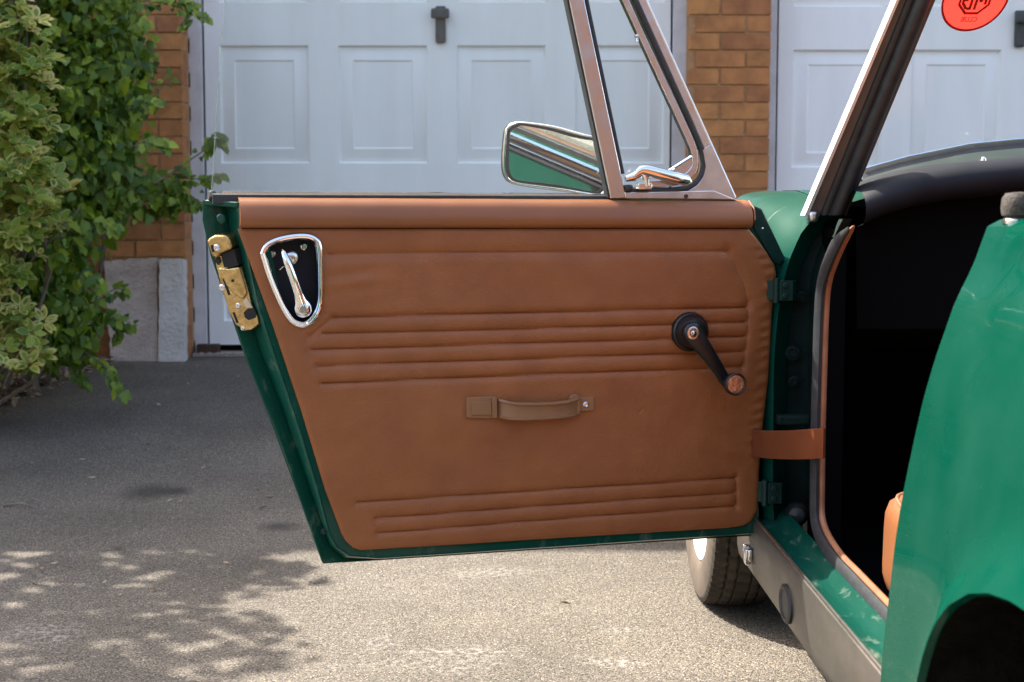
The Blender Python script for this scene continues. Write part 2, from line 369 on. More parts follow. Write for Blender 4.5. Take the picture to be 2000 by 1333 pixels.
MT['handle_dark'] = M('garage_handle_dark', (0.055, 0.064, 0.060), (0.075, 0.082, 0.077), 40, 0.65, spec=.25)
MT['void'] = M('dark_gap', (0.012, 0.012, 0.012), None, rough=0.9)
MT['rooftile'] = M('roof_tile', (0.12, 0.07, 0.05), (0.17, 0.09, 0.06), 14, 0.9)
MT['slab'] = M('stone_slab', (0.50, 0.42, 0.36), (0.33, 0.26, 0.21), 9, 0.92, bump=0.5, bscale=70, contrast=(0.3, 0.75))
MT['slab_pale'] = M('pale_block', (0.62, 0.585, 0.54), (0.52, 0.475, 0.43), 8, 0.92, bump=0.5, bscale=60)
MT['wood'] = M('fence_wood', (0.055, 0.028, 0.018), (0.085, 0.045, 0.03), 6, 0.85, stretch=(6, 6, 0.6), bump=0.3, bscale=30)
MT['bark'] = M('bark', (0.13, 0.10, 0.07), (0.22, 0.18, 0.13), 25, 0.9, bump=0.6, bscale=60)
MT['ivy'] = leaf_mat('ivy_leaf', (0.06, 0.145, 0.008), (0.33, 0.43, 0.03), 0.4, 0.45)
MT['ivy_deep'] = leaf_mat('ivy_leaf_old', (0.03, 0.09, 0.007), (0.18, 0.28, 0.02), 0.35, 0.5)
MT['euo'] = leaf_mat('shrub_leaf_green', (0.10, 0.21, 0.014), (0.31, 0.40, 0.045), 0.35, 0.5)
MT['euo_edge'] = leaf_mat('shrub_leaf_cream', (0.56, 0.54, 0.20), (0.64, 0.50, 0.11), 0.35, 0.5)
MT['tree'] = leaf_mat('tree_leaf', (0.04, 0.09, 0.02), (0.08, 0.14, 0.03), 0.3, 0.5)
GREEN = (0.0004, 0.049, 0.032)
MT['paint'] = paint_mat('green_paint', GREEN, 0.0)
MT['paint_worn'] = paint_mat('green_paint_worn', GREEN, 0.42)
MT['paint_shut'] = paint_mat('green_paint_inner', (0.0006, 0.052, 0.033), 0.25)
MT['post_dark'] = M('dark_post_coat', (0.004, 0.011, 0.010), (0.007, 0.020, 0.016), 14, 0.7, bump=0.2, bscale=60, spec=0.2)  # near-black green, much darker than the body paint
MT['hinge'] = M('dark_hinge_paint', (0.002, 0.018, 0.014), (0.004, 0.027, 0.021), 30, 0.45, spec=0.25)  # darker green than the body, for hinges and cheek plate
MT['scuttle'] = M('scuttle_dark', (0.012, 0.022, 0.019), (0.02, 0.032, 0.028), 20, 0.45, spec=0.4)
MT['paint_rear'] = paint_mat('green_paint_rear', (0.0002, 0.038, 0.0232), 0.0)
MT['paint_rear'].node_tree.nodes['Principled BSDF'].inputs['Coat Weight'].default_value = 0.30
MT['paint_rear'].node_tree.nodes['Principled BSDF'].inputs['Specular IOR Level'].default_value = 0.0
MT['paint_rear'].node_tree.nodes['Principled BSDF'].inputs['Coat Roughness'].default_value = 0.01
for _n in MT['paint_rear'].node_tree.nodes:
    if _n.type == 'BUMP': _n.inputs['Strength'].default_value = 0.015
MT['chrome'] = M('chrome', (0.86, 0.87, 0.88), None, rough=0.06, metal=1)
MT['steel'] = M('bright_steel', (0.70, 0.70, 0.71), (0.60, 0.60, 0.62), 30, 0.16, metal=1, rough2=0.26)
MT['alu'] = M('aluminium', (0.62, 0.60, 0.58), (0.52, 0.50, 0.48), 40, 0.30, metal=1)
MT['bead'] = M('satin_alloy_bead', (0.88, 0.87, 0.85), None, rough=0.45, metal=0.6)
MT['brass'] = M('passivated_zinc', (0.60, 0.45, 0.21), (0.40, 0.27, 0.11), 60, 0.26, metal=1, rough2=0.4, bump=0.25, bscale=90)
MT['rubber'] = M('black_rubber', (0.018, 0.018, 0.018), (0.03, 0.03, 0.03), 50, 0.5, bump=0.1, bscale=200)
MT['greyrubber'] = M('furflex_black', (0.014, 0.015, 0.018), (0.024, 0.025, 0.029), 60, 0.65, bump=0.4, bscale=400)
MT['vinylblack'] = M('black_vinyl', (0.008, 0.009, 0.013), (0.012, 0.014, 0.019), 15, 0.62, spec=.22, bump=0.15, bscale=500)
MT['carpet'] = M('black_carpet', (0.003, 0.003, 0.003), None, rough=1.0, spec=0.05)
MT['leather'] = M('tan_vinyl', (0.315, 0.108, 0.033), (0.245, 0.080, 0.024), 15, 0.42, bump=0.38, bscale=420, spec=0.42, contrast=(0.25, 0.78), rough2=0.58, detail=10)
MT['leather_cap'] = M('tan_vinyl_cap', (0.262, 0.092, 0.030), (0.23, 0.083, 0.030), 6, 0.38, bump=0.12, bscale=900, spec=0.45)
MT['strap'] = M('tan_strap', (0.165, 0.045, 0.017), (0.13, 0.036, 0.014), 14, 0.38, bump=0.2, bscale=500)
MT['pull'] = M('tan_plastic', (0.27, 0.13, 0.055), (0.235, 0.112, 0.05), 20, 0.42, bump=0.1, bscale=400)
MT['piping'] = M('tan_piping', (0.30, 0.125, 0.058), (0.24, 0.095, 0.045), 30, 0.55)
MT['seat'] = M('seat_vinyl', (0.25, 0.085, 0.028), (0.21, 0.07, 0.024), 8, 0.45, bump=0.12, bscale=600)
MT['sill'] = M('sill_cover', (0.165, 0.148, 0.128), (0.12, 0.107, 0.092), 7, 0.34, metal=0.75, rough2=0.5, bump=0.06, bscale=40, stretch=(1, 0.4, 1))
MT['tyre'] = M('tyre_rubber', (0.028, 0.023, 0.018), (0.062, 0.049, 0.036), 9, 0.85, bump=0.3, bscale=150)
MT['tyreside'] = M('tyre_dusty', (0.11, 0.083, 0.058), (0.072, 0.055, 0.040), 12, 0.9)
MT['wheelwhite'] = M('wheel_paint', (0.78, 0.79, 0.80), None, rough=0.3, coat=0.4)
MT['glass'] = glass_mat('door_glass', (0.93, 0.965, 0.955), 0.034)
MT['screen'] = glass_mat('windscreen_glass', (0.93, 0.96, 0.95), 0.010)
MT['mirror'] = M('mirror_glass', (0.88, 0.9, 0.9), None, rough=0.01, metal=1)
MT['amber'] = M('copper_insert', (0.62, 0.26, 0.12), (0.45, 0.17, 0.08), 90, 0.30, metal=0.35, bump=0.5, bscale=110)
MT['sticker'] = M('sticker_red', (0.85, 0.035, 0.025), None, rough=0.5)
MT['sticker_dark'] = M('sticker_dark_red', (0.24, 0.004, 0.006), None, rough=0.5)
MT['tan_grey'] = M('faded_trim', (0.13, 0.10, 0.082), (0.10, 0.077, 0.063), 20, 0.6)
for k_, f_ in (('sticker', .75), ('sticker_dark', .12)):
    nt_ = MT[k_].node_tree; b_ = nt_.nodes['Principled BSDF']; t_ = nt_.nodes.new('ShaderNodeBsdfTranslucent'); t_.inputs[0].default_value = b_.inputs['Base Color'].default_value
    m_ = nt_.nodes.new('ShaderNodeMixShader'); m_.inputs[0].default_value = f_; nt_.links.new(b_.outputs[0], m_.inputs[1]); nt_.links.new(t_.outputs[0], m_.inputs[2]); nt_.links.new(m_.outputs[0], nt_.nodes['Material Output'].inputs[0])

# ------------------------------------------------------------------ ground
ys = np.r_[np.linspace(-30, 1, 16), np.linspace(1.4, 6.6, 40), np.linspace(7.5, 60, 14)]
xs = np.r_[np.linspace(-40, -4, 12), np.linspace(-3.5, 4, 31), np.linspace(5, 40, 12)]
mb = MB(); mb.grid([[(x, y, gz(y)) for x in xs] for y in ys])
tag(obj('driveway', mb, MT['asphalt'], smooth=60), kind='structure')

# soil bed along the left boundary, with its kerbless edge
edge = [onG(-260, 900), onG(0, 800), onG(60, 765), onG(140, 735), onG(205, 712), onG(222, 706)]
mb = MB(); rows = []
for i, p in enumerate(resample([tuple(e) for e in edge], 26)):
    row = []
    for j in range(16):
        t = j / 15
        x = p[0] - 0.02 * random.random() - t * 2.6
        row.append((x, p[1] + 0.03 * math.sin(i * 2.1), gz(p[1]) + 0.006 + 0.07 * min(1, t * 5) + 0.018 * math.sin(i * 3.3 + j * 2.7)))
    rows.append(row)
mb.grid(rows)
tag(obj('garden_soil', mb, MT['soil'], smooth=60, flip=True), kind='structure')

# dry leaf litter and grit lying on drive and soil
def scatter_leaves(mb, p, size, nrm=None, rot=None, curl=0.25):
    nrm = (nrm or Vector((random.gauss(0, .25), random.gauss(0, .25), 1))).normalized()
    a = Vector((math.cos(rot or random.random() * 6.28), math.sin(rot or random.random() * 6.28), 0)); x = (a - nrm * a.dot(nrm)).normalized(); y = nrm.cross(x)
    L, W = size, size * random.uniform(.35, .6)
    vs = [p - x * L / 2, p + y * W / 2 + nrm * L * curl * .4, p + x * L / 2 + nrm * L * curl, p - y * W / 2 + nrm * L * curl * .4, p + x * 0.0 - nrm * 0]
    mb.add(vs, [(0, 3, 4), (3, 2, 4), (2, 1, 4), (1, 0, 4)])
mb = MB()
for _ in range(520):
    e = edge[1] + (edge[4] - edge[1]) * random.uniform(-1.0, 1.0)
    x = e.x - abs(random.gauss(0, .35)) + 0.08; y = e.y + random.gauss(0, .12)
    scatter_leaves(mb, Vector((x, y, gz(y) + 0.02 + 0.06 * min(1, max(0, (e.x - x) * 2)))), random.uniform(.015, .05))
for _ in range(150):
    y = random.uniform(3.0, 6.0); x = random.uniform(-0.37 * y, -0.05 * y) if random.random() < .8 else random.uniform(-1, 1.2)
    scatter_leaves(mb, Vector((x, y, gz(y) + 0.004)), random.choice([.006, .008, .012, .02, .028]))
for px, py in ((1100, 1176), (640, 772), (310, 792), (330, 770), (285, 880), (560, 1340), (1105, 1178)):
    p = onG(px, py); scatter_leaves(mb, p + Vector((0, 0, .004)), .022, curl=.1)
tag(obj('leaf_litter', mb, MT['litter'], smooth=0), label='small dry beige leaves scattered over the drive and soil', cat='litter', kind='stuff')
# two thin twigs
for k, (a, b_) in enumerate((((5, 990), (75, 995)), ((505, 996), (535, 997)))):
    p, q = onG(*a), onG(*b_); mb = MB(); mb.tube([p + Vector((0, 0, .004)), (p + q) / 2 + Vector((0, .01, .012)), q + Vector((0, 0, .004))], [.003, .0025, .0015], 6)
    if k == 0: mb.tube([(p + q) / 2 + Vector((0, .01, .01)), (p + q) / 2 + Vector((.03, .06, .012))], [.002, .001], 5)
    tag(obj('twig', mb, MT['bark'], loc=p), label=('thin forked twig lying at the left edge of the drive', 'short dark twig lying on the drive left of the open door')[k], cat='twig', group='twigs on the drive')

# ------------------------------------------------------------------ garage building
WY, DY = 6.10, 6.26                       # brick face, plane of the garage doors
g = thing('garage_building', 'orange brick garage block with two white panelled up-and-over doors', 'garage', (0.95, WY + 1.5, RISE))
PS = FPX / math.sqrt(1)                    # px scale only used for the measured edges below
def wx(px, y): return atY(px, 440, y).x
XL, XP0, XP1 = wx(361, WY), wx(1343, WY), wx(1500, WY)
XR = XP1 + (XP0 - XL)
ZT = RISE + 2.16
EAVE = 4.40  # unseen eaves, height set to throw the shade edge on the drive
# mortar cores, brick by brick facing where it can be seen
def brick_face(part, x0, x1, z0, z1, right_reveal):
    proto = {}
    nrow = int((z1 - z0) / .075)
    for r in range(nrow):
        z = z0 + r * .075 + .0375
        x = x1; first = True
        while x > x0 + 0.03:
            L = (.1025 if (r % 2 and first) else .215); first = False
            L = min(L, x - x0)
            key = (round(L, 3), random.randrange(3))
            if key not in proto:
                b = MB(); hx, hz = L / 2 - .001, .0325
                j = [Vector((random.uniform(-.0015, .0015), random.uniform(-.0015, .0015), random.uniform(-.0015, .0015))) for _ in range(8)]
                b.box((0, 0.0, 0), L - .002, .10, .065); b.v = [tuple(Vector(v) + j[i]) for i, v in enumerate(b.v)]
                me = bpy.data.meshes.new('brick'); me.from_pydata(b.v, [], b.f); me.materials.append(MT['brick']); proto[key] = me
            o = bpy.data.objects.new('brick', proto[key]); COL.objects.link(o); o.parent = part
            o.location = Vector((x - L / 2, WY + .05 + random.uniform(-.002, .002), z)) - rootloc(part)
            bv = None
            x -= L + .010
def wall_part(name, x0, x1, z0, z1, mat, y0=WY + .006, y1=WY + .32):
    b = MB(); b.box(((x0 + x1) / 2, (y0 + y1) / 2, (z0 + z1) / 2), x1 - x0, y1 - y0, z1 - z0)
    return obj(name, b, mat, g, smooth=0)
wl = wall_part('brick_wall', XL - .48, XL - .004, RISE - .3, ZT, MT['mortar'])
brick_face(wl, XL - .48, XL, RISE - .005, RISE + 1.80, True)
brick_face(wl, XL - .48, XL, RISE + 1.795, ZT, True)
wp = wall_part('brick_pier', XP0 + .004, XP1 - .004, RISE - .3, ZT, MT['mortar'])
brick_face(wp, XP0, XP1, RISE - .005, ZT, True)
# reveal bricks on the left jamb (return face towards the door)
for r in range(int(2.16 / .075)):
    b = MB(); z = RISE + r * .075 + .0325
    b.box((XL - .05 + .0015, WY + .15 + .05, z), .10, .085 if r % 2 else .10, .065)
    obj('reveal_brick', b, MT['brick'], wl, smooth=0)
wall_part('side_wall', XL - 5.6, XL - .48, RISE - .3, ZT, MT['brick_far'], WY)
wall_part('side_wall', XR, XR + .5, RISE - .3, ZT, MT['brick_far'], WY)
wall_part('upper_wall', XL - 5.6, XR + .5, ZT + .002, EAVE, MT['brick_far'], WY)
b = MB(); b.box(((XL + XR) / 2 - 1.6, WY + 2.9, (EAVE + RISE) / 2), XR - XL + 5.8, 5.0, EAVE - RISE + .5)
obj('rear_block', b, MT['brick_far'], g, smooth=0)
b = MB(); x0, x1 = XL - 5.9, XR + .8  # unseen roof run on far left to keep the drive shaded
b.loft([[Vector((x, WY - .35, EAVE)), Vector((x, WY - .35, EAVE + .04)), Vector((x, WY + 2.8, EAVE + .72)), Vector((x, WY + 5.6, EAVE + .04)), Vector((x, WY + 5.6, EAVE))] for x in (x0, x1)])
obj('roof', b, MT['rooftile'], g, smooth=0)
b = MB(); b.box(((x0 + x1) / 2, WY - .40, EAVE + .0), x1 - x0, .10, .11); obj('gutter', b, MT['black_plastic'], g, smooth=0)

def garage_door(x_left, dz, handle_lr):
    """white pressed-steel door: columns of raised-and-fielded panels"""
    fr = MB()                                     # timber frame
    W = XP0 - XL
    for xx, w_ in ((x_left - .02, .075), (x_left + W - .055, .075)):
        fr.box((xx + w_ / 2, DY + .02, ZT / 2 + RISE / 2), w_, .06, ZT - RISE)
    fr.box((x_left + W / 2, DY + .02, ZT - .03), W, .055, .06)
    obj('door_frame', fr, MT['whiteframe'], g, smooth=0, bevel=.003)
    b = MB(); b.box((x_left + W / 2, DY + .09, (ZT + RISE) / 2), W, .01, ZT - RISE - .02); obj('dark_gap', b, MT['void'], g, smooth=0)
    d0, d1 = x_left + .065, x_left + W - .065     # leaf
    zb, zt = RISE + .045 + dz, ZT - .075
    ppx = DY / FPX                                # metres per photo pixel on the door plane
    px0 = (436 - 1000) * ppx + (x_left - XL)
    cols = [(px0 + k * 228.6 * ppx, px0 + k * 228.6 * ppx + 172 * ppx) for k in range(4)]
    base = CAM_H + (440 - 321) * ppx + dz         # lower edge of the middle row
    rows = [(base - 307 * ppx, base - 307 * ppx + 226 * ppx), (base, base + 226 * ppx), (base + 307 * ppx, min(base + 307 * ppx + 226 * ppx, zt - .03))]
    leaf = MB(); xsb = [d0] + [v for c in cols for v in c] + [d1]; zsb = [max(zb, 0)] + [v for r in rows for v in r] + [zt]
    for i in range(len(xsb) - 1):
        for j in range(len(zsb) - 1):
            if i % 2 == 1 and j % 2 == 1: continue
            x0, x1, z0, z1 = xsb[i], xsb[i + 1], zsb[j], zsb[j + 1]
            leaf.add([(x0, DY, z0), (x1, DY, z0), (x1, DY, z1), (x0, DY, z1)], [(0, 1, 2, 3)])
    leaf.add([(d0, DY, zb), (d0, DY + .04, zb), (d0, DY + .04, zt), (d0, DY, zt), (d1, DY, zb), (d1, DY + .04, zb), (d1, DY + .04, zt), (d1, DY, zt)], [(0, 3, 2, 1), (4, 5, 6, 7), (0, 1, 5, 4)])
    leaf.v = [tuple(v) for v in leaf.v]
    lo = obj('garage_door', leaf, MT['white'], g, smooth=0)
    def ringface(bb, a, b2, ya, yb):
        (x0, x1, z0, z1), (u0, u1, v0, v1) = a, b2
        vs = [(x0, ya, z0), (x1, ya, z0), (x1, ya, z1), (x0, ya, z1), (u0, yb, v0), (u1, yb, v0), (u1, yb, v1), (u0, yb, v1)]
        bb.add(vs, [(0, 1, 5, 4), (1, 2, 6, 5), (2, 3, 7, 6), (3, 0, 4, 7)])
    for (x0, x1) in cols:
        for (z0, z1) in rows:
            bb = MB(); ins = 28 * ppx
            r0 = (x0, x1, z0, z1); r1 = (x0 + .007, x1 - .007, z0 + .007, z1 - .007)
            r2 = (x0 + ins, x1 - ins, z0 + ins, z1 - ins); r3 = (x0 + ins + .008, x1 - ins - .008, z0 + ins + .008, z1 - ins - .008)
            ringface(bb, r0, r1, DY, DY + .017); ringface(bb, r1, r2, DY + .017, DY + .002)
            ringface(bb, r2, r3, DY + .002, DY + .006)
            bb.add([(r3[0], DY + .006, r3[2]), (r3[1], DY + .006, r3[2]), (r3[1], DY + .006, r3[3]), (r3[0], DY + .006, r3[3])], [(0, 1, 2, 3)])
            obj('panel', bb, MT['white'], lo, smooth=25)
    # T handle
    hx = cols[1][1] + (cols[2][0] - cols[1][1]) / 2 + (-2 if handle_lr == 0 else 4) * ppx
    hz = CAM_H + (440 - 37) * ppx + dz
    hb = MB()
    hb.box((hx, DY - .012, hz - .045), 20 * ppx, .022, 75 * ppx * .93)
    a = -16 if handle_lr == 0 else -9; c = 15 if handle_lr == 0 else 26
    hb.box((hx + (a + c) / 2 * ppx, DY - .034, hz), (c - a + 4) * ppx, .026, 19 * ppx)
    obj('handle', hb, MT['handle_dark'], lo, bevel=.009)
    # bottom threshold grating
    tb = MB(); tb.box((x_left + W / 2, DY - .02, RISE + .004), W - .02, .16, .02)
    for k in range(60):
        tb.box((x_left + .05 + k * (W - .1) / 59, DY - .105, RISE + .012), .012, .01, .016)
    obj('threshold', tb, MT['slab'], g, smooth=0)
garage_door(XL, 0.0, 0)
garage_door(XP1, -.019, 1)
# little rotten wood block at the foot of the left frame
b = MB(); b.box((XL + .07, DY - .05, RISE + .03), .10, .05, .045); obj('timber_foot', b, MT['wood'], g, bevel=.006)

# ------------------------------------------------------------------ leaning slabs
def slab(corners_px, Yb, Yt, thick, mat, label):
    (x0, yb), (x1, yb2), (x2, yt2), (x3, yt) = corners_px
    A, B, C_, D_ = atY(x0, yb, Yb), atY(x1, yb2, Yb), atY(x2, yt2, Yt), atY(x3, yt, Yt)
    A.z = B.z = gz(Yb) + .001
    nx, nz = 10, 18; fr, bk = [], []
    nrm = (B - A).cross(D_ - A).normalized(); nrm = nrm if nrm.y < 0 else -nrm
    rnd = lambda s: random.gauss(0, s)
    for j in range(nz + 1):
        rf = []
        for i in range(nx + 1):
            s, t = i / nx, j / nz
            p = (A * (1 - s) + B * s) * (1 - t) + (D_ * (1 - s) + C_ * s) * t
            e = (.003 if i in (0, nx) or j == nz else 0)
            rf.append(p + nrm * (rnd(.0012) - e) + Vector((rnd(e * .7), 0, rnd(e * .7) if j == nz else 0)))
        fr.append(rf)
    bk = [[p - nrm * thick for p in r] for r in fr]
    mb = MB(); mb.grid(fr); mb.grid([r[::-1] for r in bk])
    for i in range(nx): mb.add([fr[nz][i], fr[nz][i + 1], bk[nz][i + 1], bk[nz][i]], [(0, 1, 2, 3)]); mb.add([fr[0][i + 1], fr[0][i], bk[0][i], bk[0][i + 1]], [(0, 1, 2, 3)])
    for j in range(nz): mb.add([fr[j][0], fr[j + 1][0], bk[j + 1][0], bk[j][0]], [(0, 1, 2, 3)]); mb.add([fr[j + 1][nx], fr[j][nx], bk[j][nx], bk[j + 1][nx]], [(0, 1, 2, 3)])
    tag(obj('paving_slab', mb, mat, loc=(A + B) / 2, smooth=25), label=label, cat='slab', group='slabs leaning on the garage wall')
slab([(216, 708), (308, 707), (305, 503), (203, 510)], 5.98, 6.055, .04, MT['slab'], 'wide brownish stone slab leaning on the brick wall nearest the ivy')
slab([(309, 709), (358, 709), (357, 506), (312, 506)], 5.97, 6.02, .075, MT['slab_pale'], 'narrow pale grey stone block leaning on the brick wall beside the garage frame')

# ------------------------------------------------------------------ fence behind the ivy
fx0, fx1 = -3.4, XL - .50
fc = thing('wooden_fence', 'dark brown board fence almost hidden behind the ivy', 'fence', ((fx0 + fx1) / 2, 6.0, gz(6)))
nb = 14; bw = (fx1 - fx0) / nb
for k in range(nb):
    b = MB(); b.box((fx0 + (k + .5) * bw, 5.99 + (.012 if k % 2 else 0), gz(6) + .85), bw - .006, .02, 1.7 + random.uniform(-.01, .01))
    obj('board', b, MT['wood'], fc, smooth=0)
for z in (.4, 1.4):
    b = MB(); b.box(((fx0 + fx1) / 2, 6.035, gz(6) + z), fx1 - fx0, .04, .08); obj('rail', b, MT['wood'], fc, smooth=0)

# ------------------------------------------------------------------ foliage
def leaf_proto(outline, mats, fold=.18, border=None, name='leaf', tip=.12):
    """leaf in its own plane: x along the midrib, folded and drooping a little"""
    b = MB(); n = len(outline)
    def P(x, y): return (x, y, abs(y) * fold - tip * x * x)
    ctr = (.42, 0)
    if border is None:
        vs = [P(*p) for p in outline] + [P(*ctr)]
        b.add(vs, [(i, (i + 1) % n, n) for i in range(n)])
    else:
        inner = [((p[0] - .45) * border + .45, p[1] * border) for p in outline]
        vs = [P(*p) for p in outline] + [P(*p) for p in inner] + [P(*ctr)]
        b.add(vs, [(i, (i + 1) % n, n + (i + 1) % n, n + i) for i in range(n)]); b.m = [1] * n
        b.add([], []); base = 0
        b.f += [(n + i, n + (i + 1) % n, 2 * n) for i in range(n)]; b.m += [0] * n
    return b
ivy_out = [(0, 0), (-.10, .22), (.10, .30), (.14, .48), (.34, .30), (.62, .30), (1.0, 0), (.62, -.30), (.34, -.30), (.14, -.48), (.10, -.30), (-.10, -.22)]
ivy_out2 = [(0, 0), (-.06, .26), (.16, .42), (.45, .36), (.75, .20), (1.0, 0), (.75, -.20), (.45, -.36), (.16, -.42), (-.06, -.26)]
euo_out = [(0, 0), (.2, .16), (.5, .24), (.8, .17), (1.0, 0), (.8, -.17), (.5, -.24), (.2, -.16)]
def leaf_matrix(p, nrm, along, size):
    nrm = nrm.normalized(); x = (along - nrm * along.dot(nrm))
    x = x.normalized() if x.length > 1e-4 else nrm.orthogonal().normalized()
    y = nrm.cross(x)
    return Matrix(((x.x * size, y.x * size, nrm.x * size, p.x), (x.y * size, y.y * size, nrm.y * size, p.y), (x.z * size, y.z * size, nrm.z * size, p.z), (0, 0, 0, 1)))
def plant_leaves(root, leaves, protos, mats, n_parts, stuff_name, stuff_label=None):
    """leaves: (matrix, proto index, apparent size). The n_parts that show largest are objects, the rest one mesh"""
    leaves.sort(key=lambda t: -t[2])
    meshes = []
    for pr in protos:
        me = bpy.data.meshes.new('leaf'); me.from_pydata(pr.v, [], pr.f)
        for m in mats: me.materials.append(m)
        me.polygons.foreach_set('material_index', pr.m); me.shade_smooth(); meshes.append(me)
    rl = rootloc(root)
    for (mt, k, s) in leaves[:n_parts]:
        o = bpy.data.objects.new('leaf', meshes[k]); COL.objects.link(o); o.parent = root
        o.matrix_local = Matrix.Translation(-rl) @ mt
    V, Fc, MI = [], [], []; base = 0
    PV = [np.array(p.v) for p in protos]
    for (mt, k, s) in leaves[n_parts:]:
        A = np.array(mt); v = PV[k] @ A[:3, :3].T + A[:3, 3] - np.array(rl)
        V.append(v); Fc += [tuple(i + base for i in f) for f in protos[k].f]; MI += protos[k].m; base += len(v)
    if not V: return
    me = bpy.data.meshes.new(stuff_name); me.from_pydata(np.concatenate(V).tolist(), [], Fc)
    for m in mats: me.materials.append(m)
    me.polygons.foreach_set('material_index', MI); me.shade_smooth()
    o = bpy.data.objects.new(stuff_name, me); COL.objects.link(o); o.parent = root; o['kind'] = 'stuff'
def pxsize(p, size): return size * FPX / max(p.y, .3) if -0.42 * p.y < p.x < 0.42 * p.y and -0.3 * p.y < p.z - CAM_H < 0.19 * p.y else 0

def blob_points(blobs, n):
    """points on the camera- and sky-side of a cluster of ellipsoids, given as (px, py, depth, rx_px, ry_px, rdepth)"""
    out = []; wts = np.array([b[3] * b[4] for b in blobs], float); wts /= wts.sum()
    for k in RNG.choice(len(blobs), n, p=wts):
        px, py, Y, rx, ry, rd = blobs[k]; c = atY(px, py, Y); s = Y / FPX
        d = RNG.normal(size=3); d /= np.linalg.norm(d)
        if d[1] > .35: d[1] = -d[1]
        r = RNG.uniform(.55, 1.08)
        out.append((Vector((c.x + d[0] * rx * s * r, Y + d[1] * rd * r, c.z + d[2] * ry * s * r)), Vector((d[0], d[1], d[2])), r))
    return out
def on_leaf(p): return p.z > gz(p.y) + .02 and p.y < 6.06 or False

iv = thing('ivy', 'dense dark green climbing ivy spilling over the brick wall left of the garage', 'ivy', tuple(onG(110, 735)))
ivb = [(-150, 40, 5.3, 130, 160, .4), (60, 20, 5.35, 120, 130, .4), (190, 40, 5.4, 80, 110, .35), (240, 110, 5.5, 55, 90, .3), (170, 180, 5.35, 100, 130, .35), (220, 250, 5.5, 65, 100, .3),
       (160, 320, 5.3, 105, 120, .35), (225, 365, 5.45, 75, 75, .3), (-120, 300, 5.2, 120, 170, .4), (40, 300, 5.3, 100, 160, .35), (115, 450, 5.2, 95, 95, .35), (60, 560, 5.1, 110, 110, .35), (120, 600, 5.1, 80, 85, .3),
       (-100, 560, 5.0, 130, 140, .4), (150, 640, 5.15, 38, 65, .2), (95, 675, 5.05, 70, 45, .2), (300, 385, 5.75, 75, 42, .15), (350, 375, 5.85, 40, 28, .1), (285, 130, 5.9, 18, 60, .08), (255, 30, 5.7, 45, 40, .2)]
leaves = []
for p, d, r in blob_points(ivb, 13500):
    if not on_leaf(p): continue
    nrm = Vector((d.x * .6 + random.gauss(0, .6), -0.6 + random.gauss(0, .45), .45 + d.z * .4 + random.gauss(0, .5)))
    al = Vector((random.gauss(0, .6), -.25, -1 + random.gauss(0, .5)))
    s = random.choice((.02, .025, .03, .034, .038, .043, .048, .058)) * random.uniform(.8, 1.15)
    leaves.append((leaf_matrix(p, nrm, al, s), random.randrange(3) if r > .85 else 2 + random.randrange(2), pxsize(p, s) * (1.0 if r > .95 else .3) * max(.1, -nrm.normalized().y)))
# trailing shoots: stems with leaves in two ranks
shoots = [[(250, 330, 5.6), (330, 345, 5.7), (395, 350, 5.75), (430, 345, 5.7)], [(395, 290, 5.75), (420, 265, 5.7), (440, 285, 5.7)], [(300, 360, 5.6), (390, 300, 5.75), (425, 270, 5.7)], [(280, 0, 5.8), (340, 12, 5.85), (370, 28, 5.85), (362, 50, 5.85)],
          [(330, -10, 5.85), (375, 10, 5.85), (400, 36, 5.8)], [(170, 620, 5.1), (215, 615, 5.3), (235, 640, 5.3), (232, 655, 5.3)], [(180, 590, 5.2), (225, 565, 5.5), (245, 568, 5.5)], [(160, 640, 5.05), (205, 620, 5.2), (255, 630, 5.3)],
          [(165, 690, 5.1), (150, 730, 5.05), (170, 745, 4.95)], [(165, 690, 5.1), (205, 715, 4.95), (225, 745, 4.9), (240, 766, 4.85)], [(230, 280, 5.5), (285, 180, 5.9), (300, 90, 5.95)], [(200, 330, 5.4), (280, 230, 5.9), (330, 150, 6.0)], [(220, 380, 5.5), (350, 390, 5.85), (395, 400, 5.6)]]
for _k in range(46):                                   # loose young shoots standing out of the mass
    b_ = ivb[random.randrange(len(ivb))]; a0_ = random.uniform(-.3, 3.4); rr_ = random.uniform(.6, 1.0)
    x_, y_ = b_[0] + b_[3] * rr_ * math.cos(a0_), b_[1] - b_[4] * rr_ * math.sin(a0_)
    if not (-60 < x_ < 265 and y_ < 560): continue
    L_ = random.uniform(25, 70); shoots.append([(x_, y_, b_[2] - .25), (x_ + L_ * .5 * math.cos(a0_), y_ - L_ * .55 * math.sin(a0_) - 5, b_[2] - .32), (x_ + L_ * math.cos(a0_), y_ - L_ * .8 * math.sin(a0_) + 8, b_[2] - .36)])
st = MB()
for sh in shoots:
    pts = catmull([tuple(atY(a, b_, y)) for a, b_, y in sh], 8)
    st.tube(pts, list(np.linspace(.0045, .0018, len(pts))), 6)
    for i in range(1, len(pts), 1):
        p = Vector(pts[i]); dirv = Vector(pts[i]) - Vector(pts[i - 1])
        for sgn in ((1, -1) if sh[0][1] > 180 or i % 2 else (1,)):
            if random.random() < .30: continue
            al = dirv.normalized() * .6 + Vector((random.gauss(0, .3), -.2, sgn * .6 - .5))
            s = random.uniform(.022, .044)
            q = p + al.normalized() * .015
            leaves.append((leaf_matrix(q, Vector((random.gauss(0, .3), -.8, .5)), al, s), random.randrange(3), pxsize(q, s) * 1.2))
